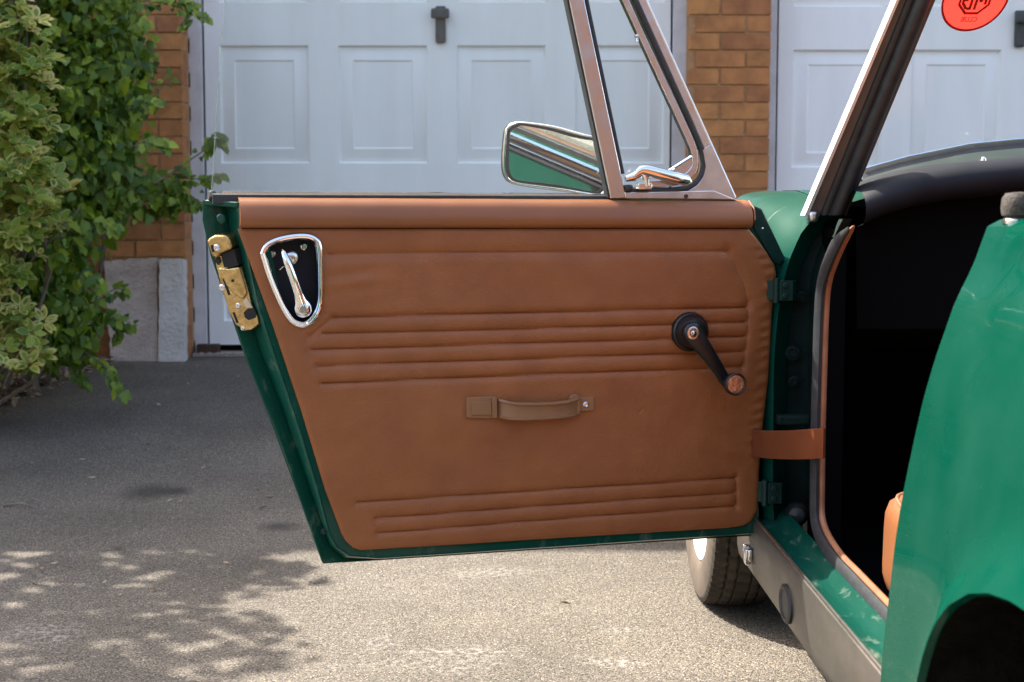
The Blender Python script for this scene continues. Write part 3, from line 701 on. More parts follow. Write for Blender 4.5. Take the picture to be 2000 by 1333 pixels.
for k in range(26):                                        # old woody stems against the wall
    a = onG(random.uniform(10, 140), 735); a.y = random.uniform(5.2, 5.9); a.z = gz(a.y)
    top = atY(random.uniform(0, 215), random.uniform(-60, 300), random.uniform(5.4, 5.95))
    mid = (a + top) / 2 + Vector((random.gauss(0, .15), random.gauss(0, .08), 0))
    pts = catmull([tuple(a), tuple(mid), tuple(top)], 8); st.tube(pts, list(np.linspace(.011, .003, len(pts))), 6)
obj('stem', st, MT['bark'], iv)
plant_leaves(iv, leaves, [leaf_proto(ivy_out, 0), leaf_proto(ivy_out2, 0), leaf_proto(ivy_out, 0, fold=.05, tip=.3), leaf_proto(ivy_out2, 0, tip=.25)], [MT['ivy'], MT['ivy_deep']], 300, 'foliage')
_st = [o for o in iv.children if o.get('kind') == 'stuff'][0]
_pi = np.zeros(len(_st.data.polygons), int); _pi[:] = (np.arange(len(_pi)) // 12 % 5 < 3); _st.data.polygons.foreach_set('material_index', _pi)

eu = thing('variegated_shrub', 'cream and green variegated shrub at the left edge in front of the ivy', 'shrub', tuple(onG(10, 775)))
sb = [(20, 60, 4.75, 70, 90, .22), (45, 170, 4.75, 60, 70, .2), (25, 250, 4.7, 75, 60, .22), (80, 250, 4.8, 32, 40, .15), (35, 350, 4.7, 75, 60, .22), (100, 410, 4.75, 38, 45, .15), (40, 440, 4.7, 55, 50, .2), (55, 480, 4.7, 30, 26, .12),
      (15, 560, 4.65, 32, 60, .15), (60, 630, 4.65, 38, 32, .12), (25, 690, 4.6, 50, 45, .18), (62, 705, 4.6, 30, 25, .1), (-120, 150, 4.6, 90, 160, .3), (-120, 450, 4.5, 100, 160, .3), (-100, 680, 4.5, 90, 90, .3)]
leaves = []
for p, d, r in blob_points(sb, 620):
    if p.z < gz(p.y) + .03: continue
    axis = Vector((d.x * .5 + random.gauss(0, .3), -.55 + random.gauss(0, .2), .7 + random.gauss(0, .25))).normalized()
    x = axis.orthogonal().normalized(); y = axis.cross(x); n = random.randrange(6, 10); kind = random.random() < (.42 if 380 < 440 + (CAM_H - p.z) / p.y * FPX < 740 else .16)
    sz = random.uniform(.038, .066)
    for k in range(n):
        a = 2 * math.pi * k / n + random.random() * .6; out = x * math.cos(a) + y * math.sin(a)
        al = out * random.uniform(.6, 1) + axis * random.uniform(.15, .8)
        nr = axis * 1.0 - out * .5
        s = sz * random.uniform(.75, 1.15); q = p + out * .006
        leaves.append((leaf_matrix(q, nr, al, s), 0 if kind else (1 if random.random() < .9 else 0), pxsize(q, s) * (1 if r > .9 else .4)))
st = MB()
for k in range(30):
    a = onG(random.uniform(-150, 60), 772); a.y = random.uniform(4.7, 4.95); a.z = gz(a.y) + .02
    b_ = random.choice(sb); top = atY(b_[0] + random.gauss(0, 20), b_[1] + random.gauss(0, 20), b_[2])
    mid = (a + top) / 2 + Vector((random.gauss(0, .06), random.gauss(0, .06), 0))
    pts = catmull([tuple(a), tuple(mid), tuple(top)], 7); st.tube(pts, list(np.linspace(.009, .003, len(pts))), 6)
obj('stem', st, MT['bark'], eu)
plant_leaves(eu, leaves, [leaf_proto(euo_out, 0, border=.58, fold=.3), leaf_proto(euo_out, 0, border=.90, fold=.3)], [MT['euo'], MT['euo_edge']], 300, 'foliage')

# garden tree standing left of the frame: its crown dapples the drive
tr = thing('garden_tree', 'leafy garden tree left of the drive overhanging the ivy', 'tree', (-3.75, 4.6, gz(4.6)))
t = MB(); t.tube(catmull([(-3.75, 4.6, gz(4.6) - .05), (-3.7, 4.6, 1.2), (-3.45, 4.5, 2.3), (-3.15, 4.4, 3.4)], 6), list(np.linspace(.12, .05, 19)), 10)
obj('trunk', t, MT['bark'], tr)
limbs = [[(-3.2, 4.9, 1.6), (-2.7, 4.5, 2.3), (-2.1, 4.2, 2.6)], [(-3.1, 4.85, 2.0), (-2.6, 5.1, 2.7), (-2.0, 5.3, 3.0)], [(-3.0, 4.8, 2.3), (-3.5, 4.5, 2.9), (-4.0, 4.3, 3.2)], [(-2.8, 4.7, 3.0), (-2.4, 4.4, 3.5), (-1.9, 4.5, 3.7)]]
limbs = [[(x - .45, y - .3, z) for x, y, z in l] for l in limbs]
for l in limbs:
    b = MB(); pts = catmull(l, 6); b.tube(pts, list(np.linspace(.05, .012, len(pts))), 8); obj('limb', b, MT['bark'], tr)
leaves = []
cl = []
for l in limbs:
    for _ in range(9):
        k = random.random(); p = Vector(l[1]) * (1 - k) + Vector(l[2]) * k
        cl.append((p + Vector((random.gauss(0, .35), random.gauss(0, .35), random.gauss(.05, .22))), random.uniform(.18, .36)))
cl = []
for sx in np.arange(-2.3, -.45, .19):
    for sy in np.arange(2.0, 3.9, .2):
        edge_x = -.44 - .10 * math.sin(sy * 9) - .06 * math.sin(sy * 23 + 1)
        z = random.uniform(2.1, 3.0); r = random.uniform(.10, .19); x_ = sx + random.gauss(0, .05)
        if x_ + r * .8 > edge_x: x_ = edge_x - r * random.uniform(.7, 1.6)
        cl.append((Vector((x_ - .68 * z, sy + random.gauss(0, .06) + .5 * z, z)), r))
for c, r in cl:
    for _ in range(int(400 * r)):
        d = RNG.normal(size=3); d /= np.linalg.norm(d); q = c + Vector(tuple(d)) * r * (RNG.random() ** .45)
        if q.z < CAM_H + .19 * q.y and q.x > -.42 * q.y: continue
        s = random.uniform(.035, .08)
        leaves.append((leaf_matrix(q, Vector((random.gauss(0, .5), random.gauss(0, .5), 1)), Vector((random.gauss(0, 1), random.gauss(0, 1), -.4)), s), 0, 0))
plant_leaves(tr, leaves, [leaf_proto(ivy_out2, 0)], [MT['tree']], 0, 'crown')

# ------------------------------------------------------------------ house across the road (behind the camera, seen in the bright metal)
nh = thing('brick_house', 'red brick house across the road behind the viewer', 'house', (7, -13, 0))
b = MB(); b.box((7, -14.5, 2.6), 22, 6, 5.4); obj('wall', b, MT['brick_house'], nh, smooth=0)
b = MB(); b.loft([[Vector((x, -11.2, 5.3)), Vector((x, -14.5, 7.6)), Vector((x, -17.8, 5.3))] for x in (-4.4, 18.4)]); obj('roof', b, MT['rooftile'], nh, smooth=0)
for x in (-2, 1, 17):
    for z in (1.5, 4.0):
        b = MB(); b.box((x, -11.47, z), 1.7, .1, 1.25); o = obj('window', b, MT['whiteframe'], nh, smooth=0)
        b = MB(); b.box((x, -11.41, z), 1.5, .02, 1.05); obj('pane', b, MT['black_plastic'], o, smooth=0)
b = MB(); b.box((6.5, -11.47, 1.05), 1.0, .1, 2.1); obj('door', b, MT['wood'], nh, smooth=0)

# =================================================================== CAR
CX = 1.17
car = thing('car', 'green classic two-seat roadster with tan trim and its passenger door wide open', 'car', (CX, 1.9, 0))
def mirrored(mb):
    m2 = MB(); m2.v = [(2 * CX - v[0], v[1], v[2]) for v in mb.v]; m2.f = [f[::-1] for f in mb.f]; m2.m = list(mb.m); return m2

FWY, RWY = 2.985, 1.08
# ---- front wings and bonnet from cross sections
SEC = {2.50: [(.490, .19), (.4795, .30), (.4765, .45), (.4775, .60), (.490, .71), (.512, .785), (.548, .832), (.66, .872), (.90, .93), (1.17, .95)],
       2.515: [(.476, .19), (.4655, .30), (.4625, .45), (.4635, .60), (.480, .71), (.507, .785), (.546, .832), (.66, .872), (.90, .93), (1.17, .95)],
       2.55: [(.470, .19), (.457, .30), (.4535, .45), (.455, .60), (.471, .71), (.498, .79), (.546, .832), (.66, .872), (.90, .93), (1.17, .95)],
       2.62: [(.468, .19), (.454, .30), (.450, .45), (.450, .60), (.462, .715), (.485, .80), (.535, .850), (.65, .885), (.90, .93), (1.17, .95)],
       2.80: [(.468, .19), (.452, .30), (.446, .45), (.443, .62), (.452, .75), (.472, .845), (.525, .882), (.65, .895), (.90, .93), (1.17, .945)],
       3.00: [(.468, .19), (.452, .30), (.444, .45), (.441, .62), (.452, .77), (.476, .868), (.535, .893), (.65, .893), (.90, .915), (1.17, .93)],
       3.30: [(.47, .19), (.455, .30), (.448, .45), (.447, .62), (.462, .75), (.49, .835), (.55, .860), (.66, .860), (.90, .875), (1.17, .885)],
       3.55: [(.49, .22), (.475, .30), (.468, .42), (.470, .56), (.487, .67), (.52, .75), (.58, .775), (.68, .775), (.90, .79), (1.17, .80)],
       3.72: [(.54, .26), (.53, .32), (.525, .40), (.53, .48), (.545, .56), (.575, .62), (.63, .645), (.70, .65), (.90, .66), (1.17, .665)]}
SK = sorted(SEC)
def fsec(y):
    y = min(max(y, SK[0]), SK[-1]); i = min(max(np.searchsorted(SK, y) - 1, 0), len(SK) - 2)
    idx = [max(i - 1, 0), i, i + 1, min(i + 2, len(SK) - 1)]
    t = (y - SK[i]) / (SK[i + 1] - SK[i]); A = [np.array(SEC[SK[k]]) for k in idx]
    h = A[1] * (1 - t) + A[2] * t
    return h
def arch(y, yc, half, ztop, zc=.25, e=2.5):
    d = abs(y - yc)
    return None if d >= half else zc + (ztop - zc) * (1 - (d / half) ** e) ** (1 / e)
def column(poly, zl, n):
    poly = np.array(poly)
    if zl is not None:
        k = np.argmax(poly[:, 1] > zl); t = (zl - poly[k - 1, 1]) / (poly[k, 1] - poly[k - 1, 1])
        poly = np.vstack([poly[k - 1] + (poly[k] - poly[k - 1]) * t, poly[k:]])
    return resample(poly, n)
def arch_ys(y0, y1, yc, half, n):
    a = list(np.linspace(y0, y1, n)) + [yc + s * half * c for c in (1.0, .9995, .995, .985, .97, .94, .9, .85, .78, .7) for s in (-1, 1)]
    return sorted(v for v in set(round(x, 5) for x in a) if y0 <= v <= y1)
wing = MB(); rows = []; lip = []
for y in sorted(arch_ys(2.52, 3.72, FWY, .315, 34) + [2.50, 2.507, 2.515, 2.535]):
    poly = catmull([tuple(p) for p in fsec(y)], 10)
    k = 6 * 10 + 5
    zl = arch(y, FWY, .315, .60, .27, 2.2)
    c = column(poly[:k + 1], zl, 34)
    if zl is not None: lip.append((y, c[0]))
    rows.append([(x, y, z) for x, z in c])
wing.grid(rows)
wing.grid([[(c[0], y, c[1]) for y, c in lip], [(c[0] + .035, y, c[1] - .004) for y, c in lip]])
wing.grid([[(c[0] + .035, y, c[1] - .004) for y, c in lip], [(c[0] + .062, y, c[1] + .006) for y, c in lip]])
# rear edge return of the wing
e0 = [Vector(p) for p in rows[0]]
wing.grid([[p for p in e0], [p + Vector((.006, .010, -.001)) for p in e0], [p + Vector((.03, .040, -.012)) for p in e0]])
obj('front_wing', wing, MT['paint'], car, smooth=40)
obj('front_wing', mirrored(wing), MT['paint'], car, smooth=40)
bon = MB(); rows = []
for y in np.linspace(2.535, 3.72, 28):
    poly = catmull([tuple(p) for p in fsec(y)], 10); c = resample(poly[6 * 10 + 5 + 0:], 14)
    r = [(x, y, z + .001) for x, z in c]; rows.append(r + [(2 * CX - x, y, z) for x, y, z in r[-2::-1]])
bon.grid(rows); obj('bonnet', bon, MT['paint'], car, smooth=40)
nose = MB(); poly = catmull([tuple(p) for p in fsec(3.72)], 6); r0 = [(x, 3.72, z) for x, z in poly]; r0 = r0 + [(2 * CX - x, y, z) for x, y, z in r0[-2::-1]]
rows = [r0] + [[(CX + (x - CX) * s, 3.72 + dy, .40 + (z - .40) * s) for x, y, z in r0] for s, dy in ((.97, .03), (.9, .05), (.5, .065), (.02, .07))]
nose.grid(rows); obj('nose_panel', nose, MT['paint'], car, smooth=50)
gr = MB(); gr.box((CX, 3.80, .47), .70, .02, .16); gl_o = obj('grille', gr, MT['black_plastic'], car, bevel=.01)
for k in range(12):
    b = MB(); b.box((CX - .33 + k * .06, 3.815, .47), .008, .012, .15); obj('grille_bar', b, MT['chrome'], gl_o, smooth=0)
for s in (-1, 1):
    b = MB(); b.lathe((CX + s * .48, 3.70, .60), (0, 1, 0), [(.095, 0), (.095, .05), (.085, .06), (.06, .075), (.01, .085)], 28); obj('headlight', b, MT['steel'], car)
b = MB(); b.tube([(CX - .66, 3.72, .36), (CX - .60, 3.86, .36), (CX, 3.90, .36), (CX + .60, 3.86, .36), (CX + .66, 3.72, .36)], .04, 12); obj('bumper', b, MT['chrome'], car)
# ---- rear quarters
RS = [(.455, .15), (.442, .19), (.438, .30), (.440, .38), (.4445, .49), (.459, .613), (.470, .671), (.478, .703), (.487, .737), (.499, .767), (.5075, .793), (.511, .810), (.5165, .8215), (.528, .826), (.62, .826)]
q = MB(); rows = []; lip = []
def yedge(z): return 1.62 - .12 * np.clip((z - .2) / .62, 0, 1)
def bulge(y):                       # gentle plan curve of the body side towards the tail
    return .0 if y > .6 else .25 * ((.6 - y) / 1.2) ** 2.2
dense = catmull(RS, 6)
for y in arch_ys(-.55, 1.62, RWY, .305, 46)[::-1]:
    zl = arch(y, RWY, .305, .508, .25, 2.4)
    c = column(dense, zl, 44); fade = np.clip((y - 1.42) / .2, 0, 1)
    row = []
    for x, z in c:
        yy = y + (yedge(z) - 1.62) * fade
        dist = max(0.0, math.hypot(max(0, abs(yy - RWY) - .20) , max(0, z - .30)) - .20)
        fl = -.020 * math.exp(-((z - (.482 if abs(y - RWY) < .335 else 9)) / .05) ** 2) if abs(y - RWY) < .30 else 0
        # raised lip round the arch
        ang = ((abs(yy - RWY) / .305) ** 2.4 + (max(z - .25, 0) / .258) ** 2.4) ** (1 / 2.4)
        fl = (-.022 * math.exp(-((ang - 1.0) / .13) ** 2) - .007 * math.exp(-((ang - 1.0) / .045) ** 2)) if (ang > .8) else 0
        row.append((x + fl + bulge(yy), yy, z))
    if zl is not None: lip.append(row[0])
    rows.append(row)
q.grid(rows)
lv = [Vector(p) for p in lip]
q.grid([lv, [p + Vector((.004, 0, -.003)) for p in lv], [p + Vector((.009, 0, -.002)) for p in lv]])
fe = [Vector(p) for p in rows[0]]                    # rolled front edge (shut face of the rear post)
q.grid([fe, [p + Vector((.004, .004, 0)) for p in fe], [p + Vector((.035, -.006, -.004)) for p in fe]])
obj('rear_wing', q, MT['paint_rear'], car, smooth=45, flip=False)
obj('rear_wing', mirrored(q), MT['paint'], car, smooth=45)
well = MB(); well.grid([[p + Vector((.009, 0, -.002)) for p in lv], [p + Vector((.012, 0, .012)) for p in lv], [p + Vector((.12, 0, .03)) for p in lv], [p + Vector((.34, 0, .03)) for p in lv]])
well.box((.46 + .34, RWY, .42), .01, .80, .5)
MT['well'] = M('wheel_well_dirt', (0.003, 0.003, 0.0025), (0.008, 0.0075, 0.006), 22, 0.95, bump=.5, bscale=60, spec=.04)
obj('wheel_well', well, MT['well'], car, smooth=40); obj('wheel_well', mirrored(well), MT['well'], car, smooth=40)
dk = MB(); dk.grid([[(.615 + (2 * CX - 1.23) * i / 20, y, .8265 + zz + .03 * math.sin(math.pi * i / 20)) for i in range(21)] for y, zz in ((1.22, .0), (1.18, .006), (.6, .005), (0, -.02), (-.45, -.06), (-.55, -.09))])
obj('rear_deck', dk, MT['paint'], car, smooth=50, flip=True)
bk = MB(); bk.grid([[(.50 + (2 * CX - 1.0) * i / 10, -.55 + dy, z) for i in range(11)] for z, dy in ((.80, .0), (.7, -.03), (.5, -.05), (.3, -.03), (.2, .02))])
obj('tail_panel', bk, MT['paint'], car, smooth=50)
for s in (-1, 1):
    b = MB(); b.box((CX + s * .5, -.60, .60), .07, .04, .13); obj('tail_light', b, MT['sticker'], car, bevel=.015)
b = MB(); b.tube([(CX - .62, -.50, .38), (CX - .55, -.64, .38), (CX, -.67, .38), (CX + .55, -.64, .38), (CX + .62, -.50, .38)], .035, 12); obj('bumper', b, MT['chrome'], car)
# rubber stud of the hood frame on the rear deck edge
b = MB(); c = atY(1988, 432, 1.46)
b.lathe(c - Vector((0, 0, .002)), (0, 0, 1), [(.013, 0), (.013, .006), (.0165, .008), (.0175, .016), (.0165, .026), (.013, .031), (.004, .032)], 24)
hs = obj('hood_stud', b, MT['tan_grey'], car); hs.data.materials[0] = M('dusty_rubber', (0.018, 0.016, 0.013), (0.055, 0.047, 0.037), 180, .85, bump=.5, bscale=400)
b = MB(); b.lathe(c - Vector((0, 0, .003)), (0, 0, 1), [(.0155, 0), (.0155, .004), (.014, .006)], 24); obj('stud_washer', b, MT['steel'], hs)

# ---- sill
SX, SZ = .443, .28
sl = MB(); y0, y1 = 1.50, 2.68
prof = [(.500, .145), (.470, .150), (.447, .175), (.4435, .195), (.443, .24), (.4425, .272), (.4445, .279), (.449, .281)]
yy = np.linspace(y0, y1, 26)
sl.grid([[(x, y, z) for x, z in prof] for y in yy]); obj('sill_cover', sl, MT['sill'], car, smooth=40)
ed = MB(); ed.tube([(.4485, y, .2825) for y in yy], .0028, 8); obj('sill_edge_strip', ed, MT['alu'], car)
st = MB(); st.grid([[(.4495, y, .279), (.452, y, .2775), (.470, y, .277 + .001 * math.sin(y * 30)), (.486, y, .279), (.492, y, .287), (.507, y, .293)] for y in np.linspace(1.50, 2.56, 40)])
obj('sill_top', st, MT['paint_worn'], car, smooth=50, flip=False)
# right-hand sill, plain
b = MB(); b.box((2 * CX - .47, 2.05, .22), .06, 1.1, .14); obj('sill_cover', b, MT['sill'], car, bevel=.01)
p = atX(1537, 1182, SX); b = MB()
b.lathe((SX - .0, p.y, p.z + .002), (-1, 0, 0), [(.031, -.002), (.031, .003), (.027, .006), (.024, .006), (.021, .003), (.010, .0035), (.001, .0035)], 36)
b.v = [(v[0], p.y + (v[1] - p.y) * 1.45, v[2]) for v in b.v]
obj('rubber_grommet', b, MT['rubber'], car)
p = atX(1466, 1080, SX); b = MB()
b.box((SX - .004, p.y, p.z), .008, .05, .022); b.box((SX - .008, p.y - .01, p.z - .004), .01, .02, .03); b.box((SX - .006, p.y + .018, p.z + .006), .012, .012, .014)
obj('chrome_badge', b, MT['chrome'], car, bevel=.0025)

# ---- door aperture: jamb, seal, piping
seal_path = [(1738.6, 1195), (1690, 1144), (1665, 1118), (1641, 1093), (1618, 1060), (1605, 1032), (1600, 1005), (1600, 960), (1601, 860), (1604, 740), (1608, 620), (1613, 560), (1625, 520), (1645, 475), (1662, 447)]
SPX = .513
def sealpt(a, b_, x=SPX): return atX(a, b_, x)
near = sealpt(1738.6, 1195); ext = [Vector((SPX, y, near.z)) for y in (1.40, 1.55, 1.7)]
path = ext + [sealpt(*p) for p in seal_path]
path = [Vector(tuple(p)) for p in catmull([tuple(p) for p in path], 5)]
b = MB(); b.tube([p + Vector((.004, 0, .004)) for p in path], [.0055] * (len(path) - 4) + [.005, .0045, .0035, .0015], 10, up=Vector((1, 0, 0))); obj('piping', b, MT['piping'], car)
sealp = []
fs = MB(); rings = []
for i, p in enumerate(path):
    t = (path[min(i + 1, len(path) - 1)] - path[max(i - 1, 0)]).normalized(); nrm = Vector((1, 0, 0)).cross(t).normalized()   # in-plane normal
    k_ = min(1.0, .25 + (len(path) - 1 - i) * .12)
    a = p + Vector((-.002, 0, 0))
    k_ *= .78; rings.append([a + k_ * v for v in (nrm * .006, Vector((-.006, 0, 0)) + nrm * .009, Vector((-.011, 0, 0)) + nrm * .003, Vector((-.014, 0, 0)) - nrm * .008, Vector((-.014, 0, 0)) - nrm * .016, -nrm * .016)])
fs.loft(rings); obj('door_seal', fs, MT['greyrubber'], car, smooth=60)
# jamb: from the wing's rear edge round into the seal
jm = MB(); rows = []
wedge = [Vector(p) for p in e0]
vert = [p for p in path if p.y > 2.0 or p.z > .45]
for k in range(24):
    z = .285 + k / 23 * .545
    ow = min(wedge, key=lambda p: abs(p.z - z)) if z < .83 else wedge[-1]
    xo = np.interp(z, [p.z for p in wedge], [p.x for p in wedge]) + .012
    pin = [p for p in path if p.z > .30]; yin = np.interp(z, [p.z for p in pin], [p.y for p in pin]) if z > .33 else pin[0].y
    yin = max(yin, 2.05)
    # the inner line follows the seal
    cand = [p for p in path if abs(p.z - z) < .03 and p.y > 1.95]
    yin = max([p.y for p in cand]) if cand else 2.28
    rows.append([(xo, 2.535, z), (xo + .012, 2.545, z), (xo + .035, 2.55, z), (max(xo + .045, .548), 2.548, z), (max(xo + .05, .558), 2.52, z), (.556, (yin + 2.53) / 2 + .03, z), (.530, yin + .03, z), (.512, yin + .016, z)])
jm.grid(rows); obj('hinge_post', jm, MT['post_dark'], car, smooth=35)
b = MB(); p0 = [(.46, 2.53, .277), (.56, 2.56, .277), (.56, 2.25, .277), (.505, 2.25, .277)]
# pressed ribs on the post
for (a1, b1, a2, b2, r) in ((1545, 640, 1545, 690, .012), (1548, 740, 1548, 800, .010)):
    pass
for (px, py, r) in ((1548, 690, .014), (1550, 745, .010), (1566, 580, .010)):
    c = atY(px, py, 2.535); b = MB(); b.lathe(c, (-.1, -1, 0), [(r, -.01), (r, .004), (r * .6, .006), (r * .5, .003), (.001, .003)], 20); obj('post_plug', b, MT['post_dark'], car)
c = atY(1556, 1006, 2.50); b = MB(); b.lathe(c, (-.2, -1, .1), [(.022, -.02), (.021, .0), (.014, .012), (.002, .016)], 18); obj('rubber_buffer', b, MT['rubber'], car)
c = atY(1548, 820, 2.50); b = MB(); b.box(c, .06, .03, .018); obj('post_bracket', b, MT['post_dark'], car, bevel=.004)
# hinges
for (x0, x1, ya, yb) in ((1508, 1558, 549, 588), (1486, 1536, 945, 985)):
    A, B_ = atY(x0, ya, 2.47), atY(x1, yb, 2.47); b = MB()
    zc, h = (A.z + B_.z) / 2, abs(A.z - B_.z)
    rings = []
    pts = [Vector((A.x - .05, 2.515, 0)), Vector((A.x - .008, 2.50, 0)), Vector((A.x + .016, 2.474, 0)), Vector((B_.x - .008, 2.474, 0)), Vector((B_.x, 2.484, 0)), Vector((B_.x + .004, 2.535, 0))]
    b.loft([[Vector((p.x, p.y, zc + s * h / 2)) for s in (-1, 1)] + [Vector((p.x, p.y + .008, zc + s * h / 2)) for s in (1, -1)] for p in pts])
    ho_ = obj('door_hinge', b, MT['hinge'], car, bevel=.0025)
    for s_ in (-1, 1):
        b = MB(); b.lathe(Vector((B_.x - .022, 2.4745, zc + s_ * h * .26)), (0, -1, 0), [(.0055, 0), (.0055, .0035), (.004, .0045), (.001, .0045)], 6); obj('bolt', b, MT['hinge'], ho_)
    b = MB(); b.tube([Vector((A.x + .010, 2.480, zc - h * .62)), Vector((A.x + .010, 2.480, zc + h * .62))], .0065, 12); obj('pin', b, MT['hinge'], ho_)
# check strap
A, B_ = duz(1467, 866, .006), atX(1611, 865, .500)
sa = D(A[0], .007, A[1]); sb_ = Vector((B_.x, B_.y, B_.z)); zc = (sa.z + sb_.z) / 2
tdir = (sb_ - sa).normalized(); hh = .0245
pts = [sa + DN * .002, sa + DN * .006 + tdir * .006] + [sa + tdir * (sb_ - sa).length * k / 10 + Vector((0, -.004 - .006 * math.sin(math.pi * k / 10), -.002 * math.sin(math.pi * k / 10))) for k in range(1, 10)] + [sb_ + Vector((-.004, -.004, 0)), sb_ + Vector((.001, .002, 0)), sb_ + Vector((-.001, .014, 0))]
b = MB(); rings = []
for p in pts:
    zz = p.z
    rings.append([p + Vector((0, 0, s * hh)) + Vector((0, -.0018, 0)) * (1 if abs(s) < .99 else .3) for s in (-1, -.93, -.86, -.8, 0, .8, .86, .93, 1)] + [p + Vector((0, .003, s * hh)) for s in (1, 0, -1)])
b.loft(rings); obj('check_strap', b, MT['strap'], car, smooth=50)

# ---- interior tub
tub = MB(); X0, X1, Y0, Y1 = .520, 2 * CX - .520, 1.25, 3.02
tub.grid([[(X0, y, .20), (X1, y, .20)] for y in (Y0, Y1)])                                   # floor
tub.grid([[(X0, Y1, .20), (X1, Y1, .20)], [(X0 + .02, Y1, .86), (X1 - .02, Y1, .86)]])       # bulkhead
tub.grid([[(X0 + .002, 2.31, .20), (X0 + .002, 2.31, .80)], [(.57, 2.36, .20), (.57, 2.36, .80)], [(.57, 2.60, .20), (.57, 2.60, .83)], [(.57, Y1, .20), (.57, Y1, .83)]])
tub.grid([[(X0, 1.25, .20), (X0, 1.25, .30)], [(X0, 2.30, .20), (X0, 2.30, .30)]])
tub.grid([[(X1, Y0, .20), (X1, Y0, .80)], [(X1, Y1, .20), (X1, Y1, .80)]])
tub.grid([[(X0, 1.47, .20), (X0, 1.47, .82)], [(X0, 1.20, .20), (X0, 1.20, .82)]])
tub.grid([[(X0, Y0, .20), (X1, Y0, .20)], [(X0, Y0 - .05, .83), (X1, Y0 - .05, .83)]])
tub.box((CX, 2.1, .30), .26, 1.7, .22)
obj('cockpit_lining', tub, MT['carpet'], car, smooth=0)
# dash: crash roll and fascia
def zsc(x): return .947 - .36 * abs(x - CX) ** 2.05
dash_top = [(1676, 376), (1716, 354.6), (1788, 333), (1860, 320), (2000, 308)]
xsn = np.linspace(.60, 2 * CX - .60, 48)
def ydash(x): return 2.36 + .10 * math.cos((x - CX) / .57 * math.pi / 2)
dxs, dzs = [], []
for a, b_ in dash_top:
    y = 2.40; p = atY(a, b_, y); dxs.append(p.x); dzs.append(p.z)
def zdash(x):
    x = x if x <= CX else 2 * CX - x
    return float(np.interp(x, dxs + [CX], dzs + [dzs[-1] + .012]))
ctl = MB(); rows = []
for x in xsn:
    z = zdash(x); y = 2.39
    rows.append([(x, y + .16, z + .004), (x, y + .05, z + .002), (x, y, z - .001), (x, y - .022, z - .008), (x, y - .036, z - .024), (x, y - .036, z - .040), (x, y - .02, z - .056), (x, y + .03, z - .062)])
ctl.grid(rows); obj('crash_roll', ctl, MT['vinylblack'], car, smooth=70, flip=True)
fc_ = MB(); fc_.grid([[(x, 2.42, zdash(x) - .06), (x, 2.40, .64), (x, 2.50, .60)] for x in xsn]); obj('fascia', fc_, MT['carpet'], car, smooth=40)
# scuttle strips under the glass
sc1 = [(1687, 331), (1773.6, 307), (1896, 282), (2000, 272)]
def strip(off0, off1, ya, yb, name, mat, r=None):
    xs_, z0, z1 = [], [], []
    for a, b_ in sc1:
        p = atY(a, b_ + off0, ya); pp = atY(a, b_ + off1, yb); xs_.append(p.x); z0.append(p.z); z1.append(pp.z)
    z0.append(z0[-1] + .008); z1.append(z1[-1] + .008); xs_.append(CX)
    xx = np.linspace(xs_[0] - .004, CX, 24); m = MB(); rows = []
    full = list(xx) + [2 * CX - v for v in xx[-2::-1]]
    for x in full:
        xm = min(x, 2 * CX - x); a0 = float(np.interp(xm, xs_, z0)); a1 = float(np.interp(xm, xs_, z1))
        if xm < xs_[0]: a0 -= (xs_[0] - xm) * .55; a1 -= (xs_[0] - xm) * .55
        rows.append([(x, ya + .012, a0 - .004), (x, ya, a0), (x, yb, a1), (x, yb + .012, a1 - .006)])
    m.grid(rows); return obj(name, m, mat, car, smooth=60, flip=True)
strip(0, 18, 2.560, 2.545, 'screen_seal', MT['rubber'])
strip(17, 44, 2.535, 2.470, 'scuttle_panel', MT['scuttle'])
xs_ = [atY(a, b_, 2.556).x for a, b_ in sc1] + [CX]; zs_ = [atY(a, b_, 2.556).z for a, b_ in sc1]; zs_.append(zs_[-1] + .008)
b = MB(); xx = np.linspace(xs_[0] - .002, CX, 20); full = list(xx) + [2 * CX - v for v in xx[-2::-1]]
b.tube([(x, 2.556, float(np.interp(min(x, 2 * CX - x), xs_, zs_)) - (max(0, xs_[0] - min(x, 2 * CX - x)) * .5) + .001) for x in full], .0018, 6); obj('screen_trim', b, MT['chrome'], car)
c = atY(1920, 314, 2.41); b = MB(); b.lathe(c, (0, -.5, 1), [(.005, -.006), (.006, .002), (.004, .006), (.001, .007)], 14); obj('chrome_button', b, MT['chrome'], car)
# ---- windscreen frame
RAKE = .58
def scr(px, py, y0=2.50, z0=.83):
    # intersect with the raked screen plane  y = y0 - RAKE*(z - z0)
    n = Vector((0, 1, RAKE)); return atPlane(px, py, Vector((0, y0, z0)), n)
def post(name, a0, a1, b0, b1, mat, dy0, dy1, rounded=False):
    """a0..a1 are the photo x at y=396, b0..b1 at y=0; the post runs from the scuttle to the header"""
    P0, P1, Q0, Q1 = scr(a0, 396), scr(a1, 396), scr(b0, 0), scr(b1, 0)
    ext0, ext1 = -.07, 1.16
    m = MB(); rings = []
    for t in (ext0, 0, .5, 1, ext1):
        A, B_ = P0 + (Q0 - P0) * t, P1 + (Q1 - P1) * t
        w = B_ - A
        if rounded:
            rings.append([(A + B_) / 2 + w * .5 * math.cos(k / 14 * 2 * math.pi) + Vector((0, (dy0 + dy1) / 2 + (dy1 - dy0) / 2 * math.sin(k / 14 * 2 * math.pi), 0)) for k in range(14)])
        else:
            rings.append([A + Vector((0, dy0, 0)), B_ + Vector((0, dy0, 0)), B_ + Vector((0, dy1, 0)), A + Vector((0, dy1, 0))])
    m.loft(rings); return m
fr_o = obj('windscreen_frame', post('f', 1592, 1656, 1760, 1818, None, .010, .022), MT['alu'], car, smooth=50)
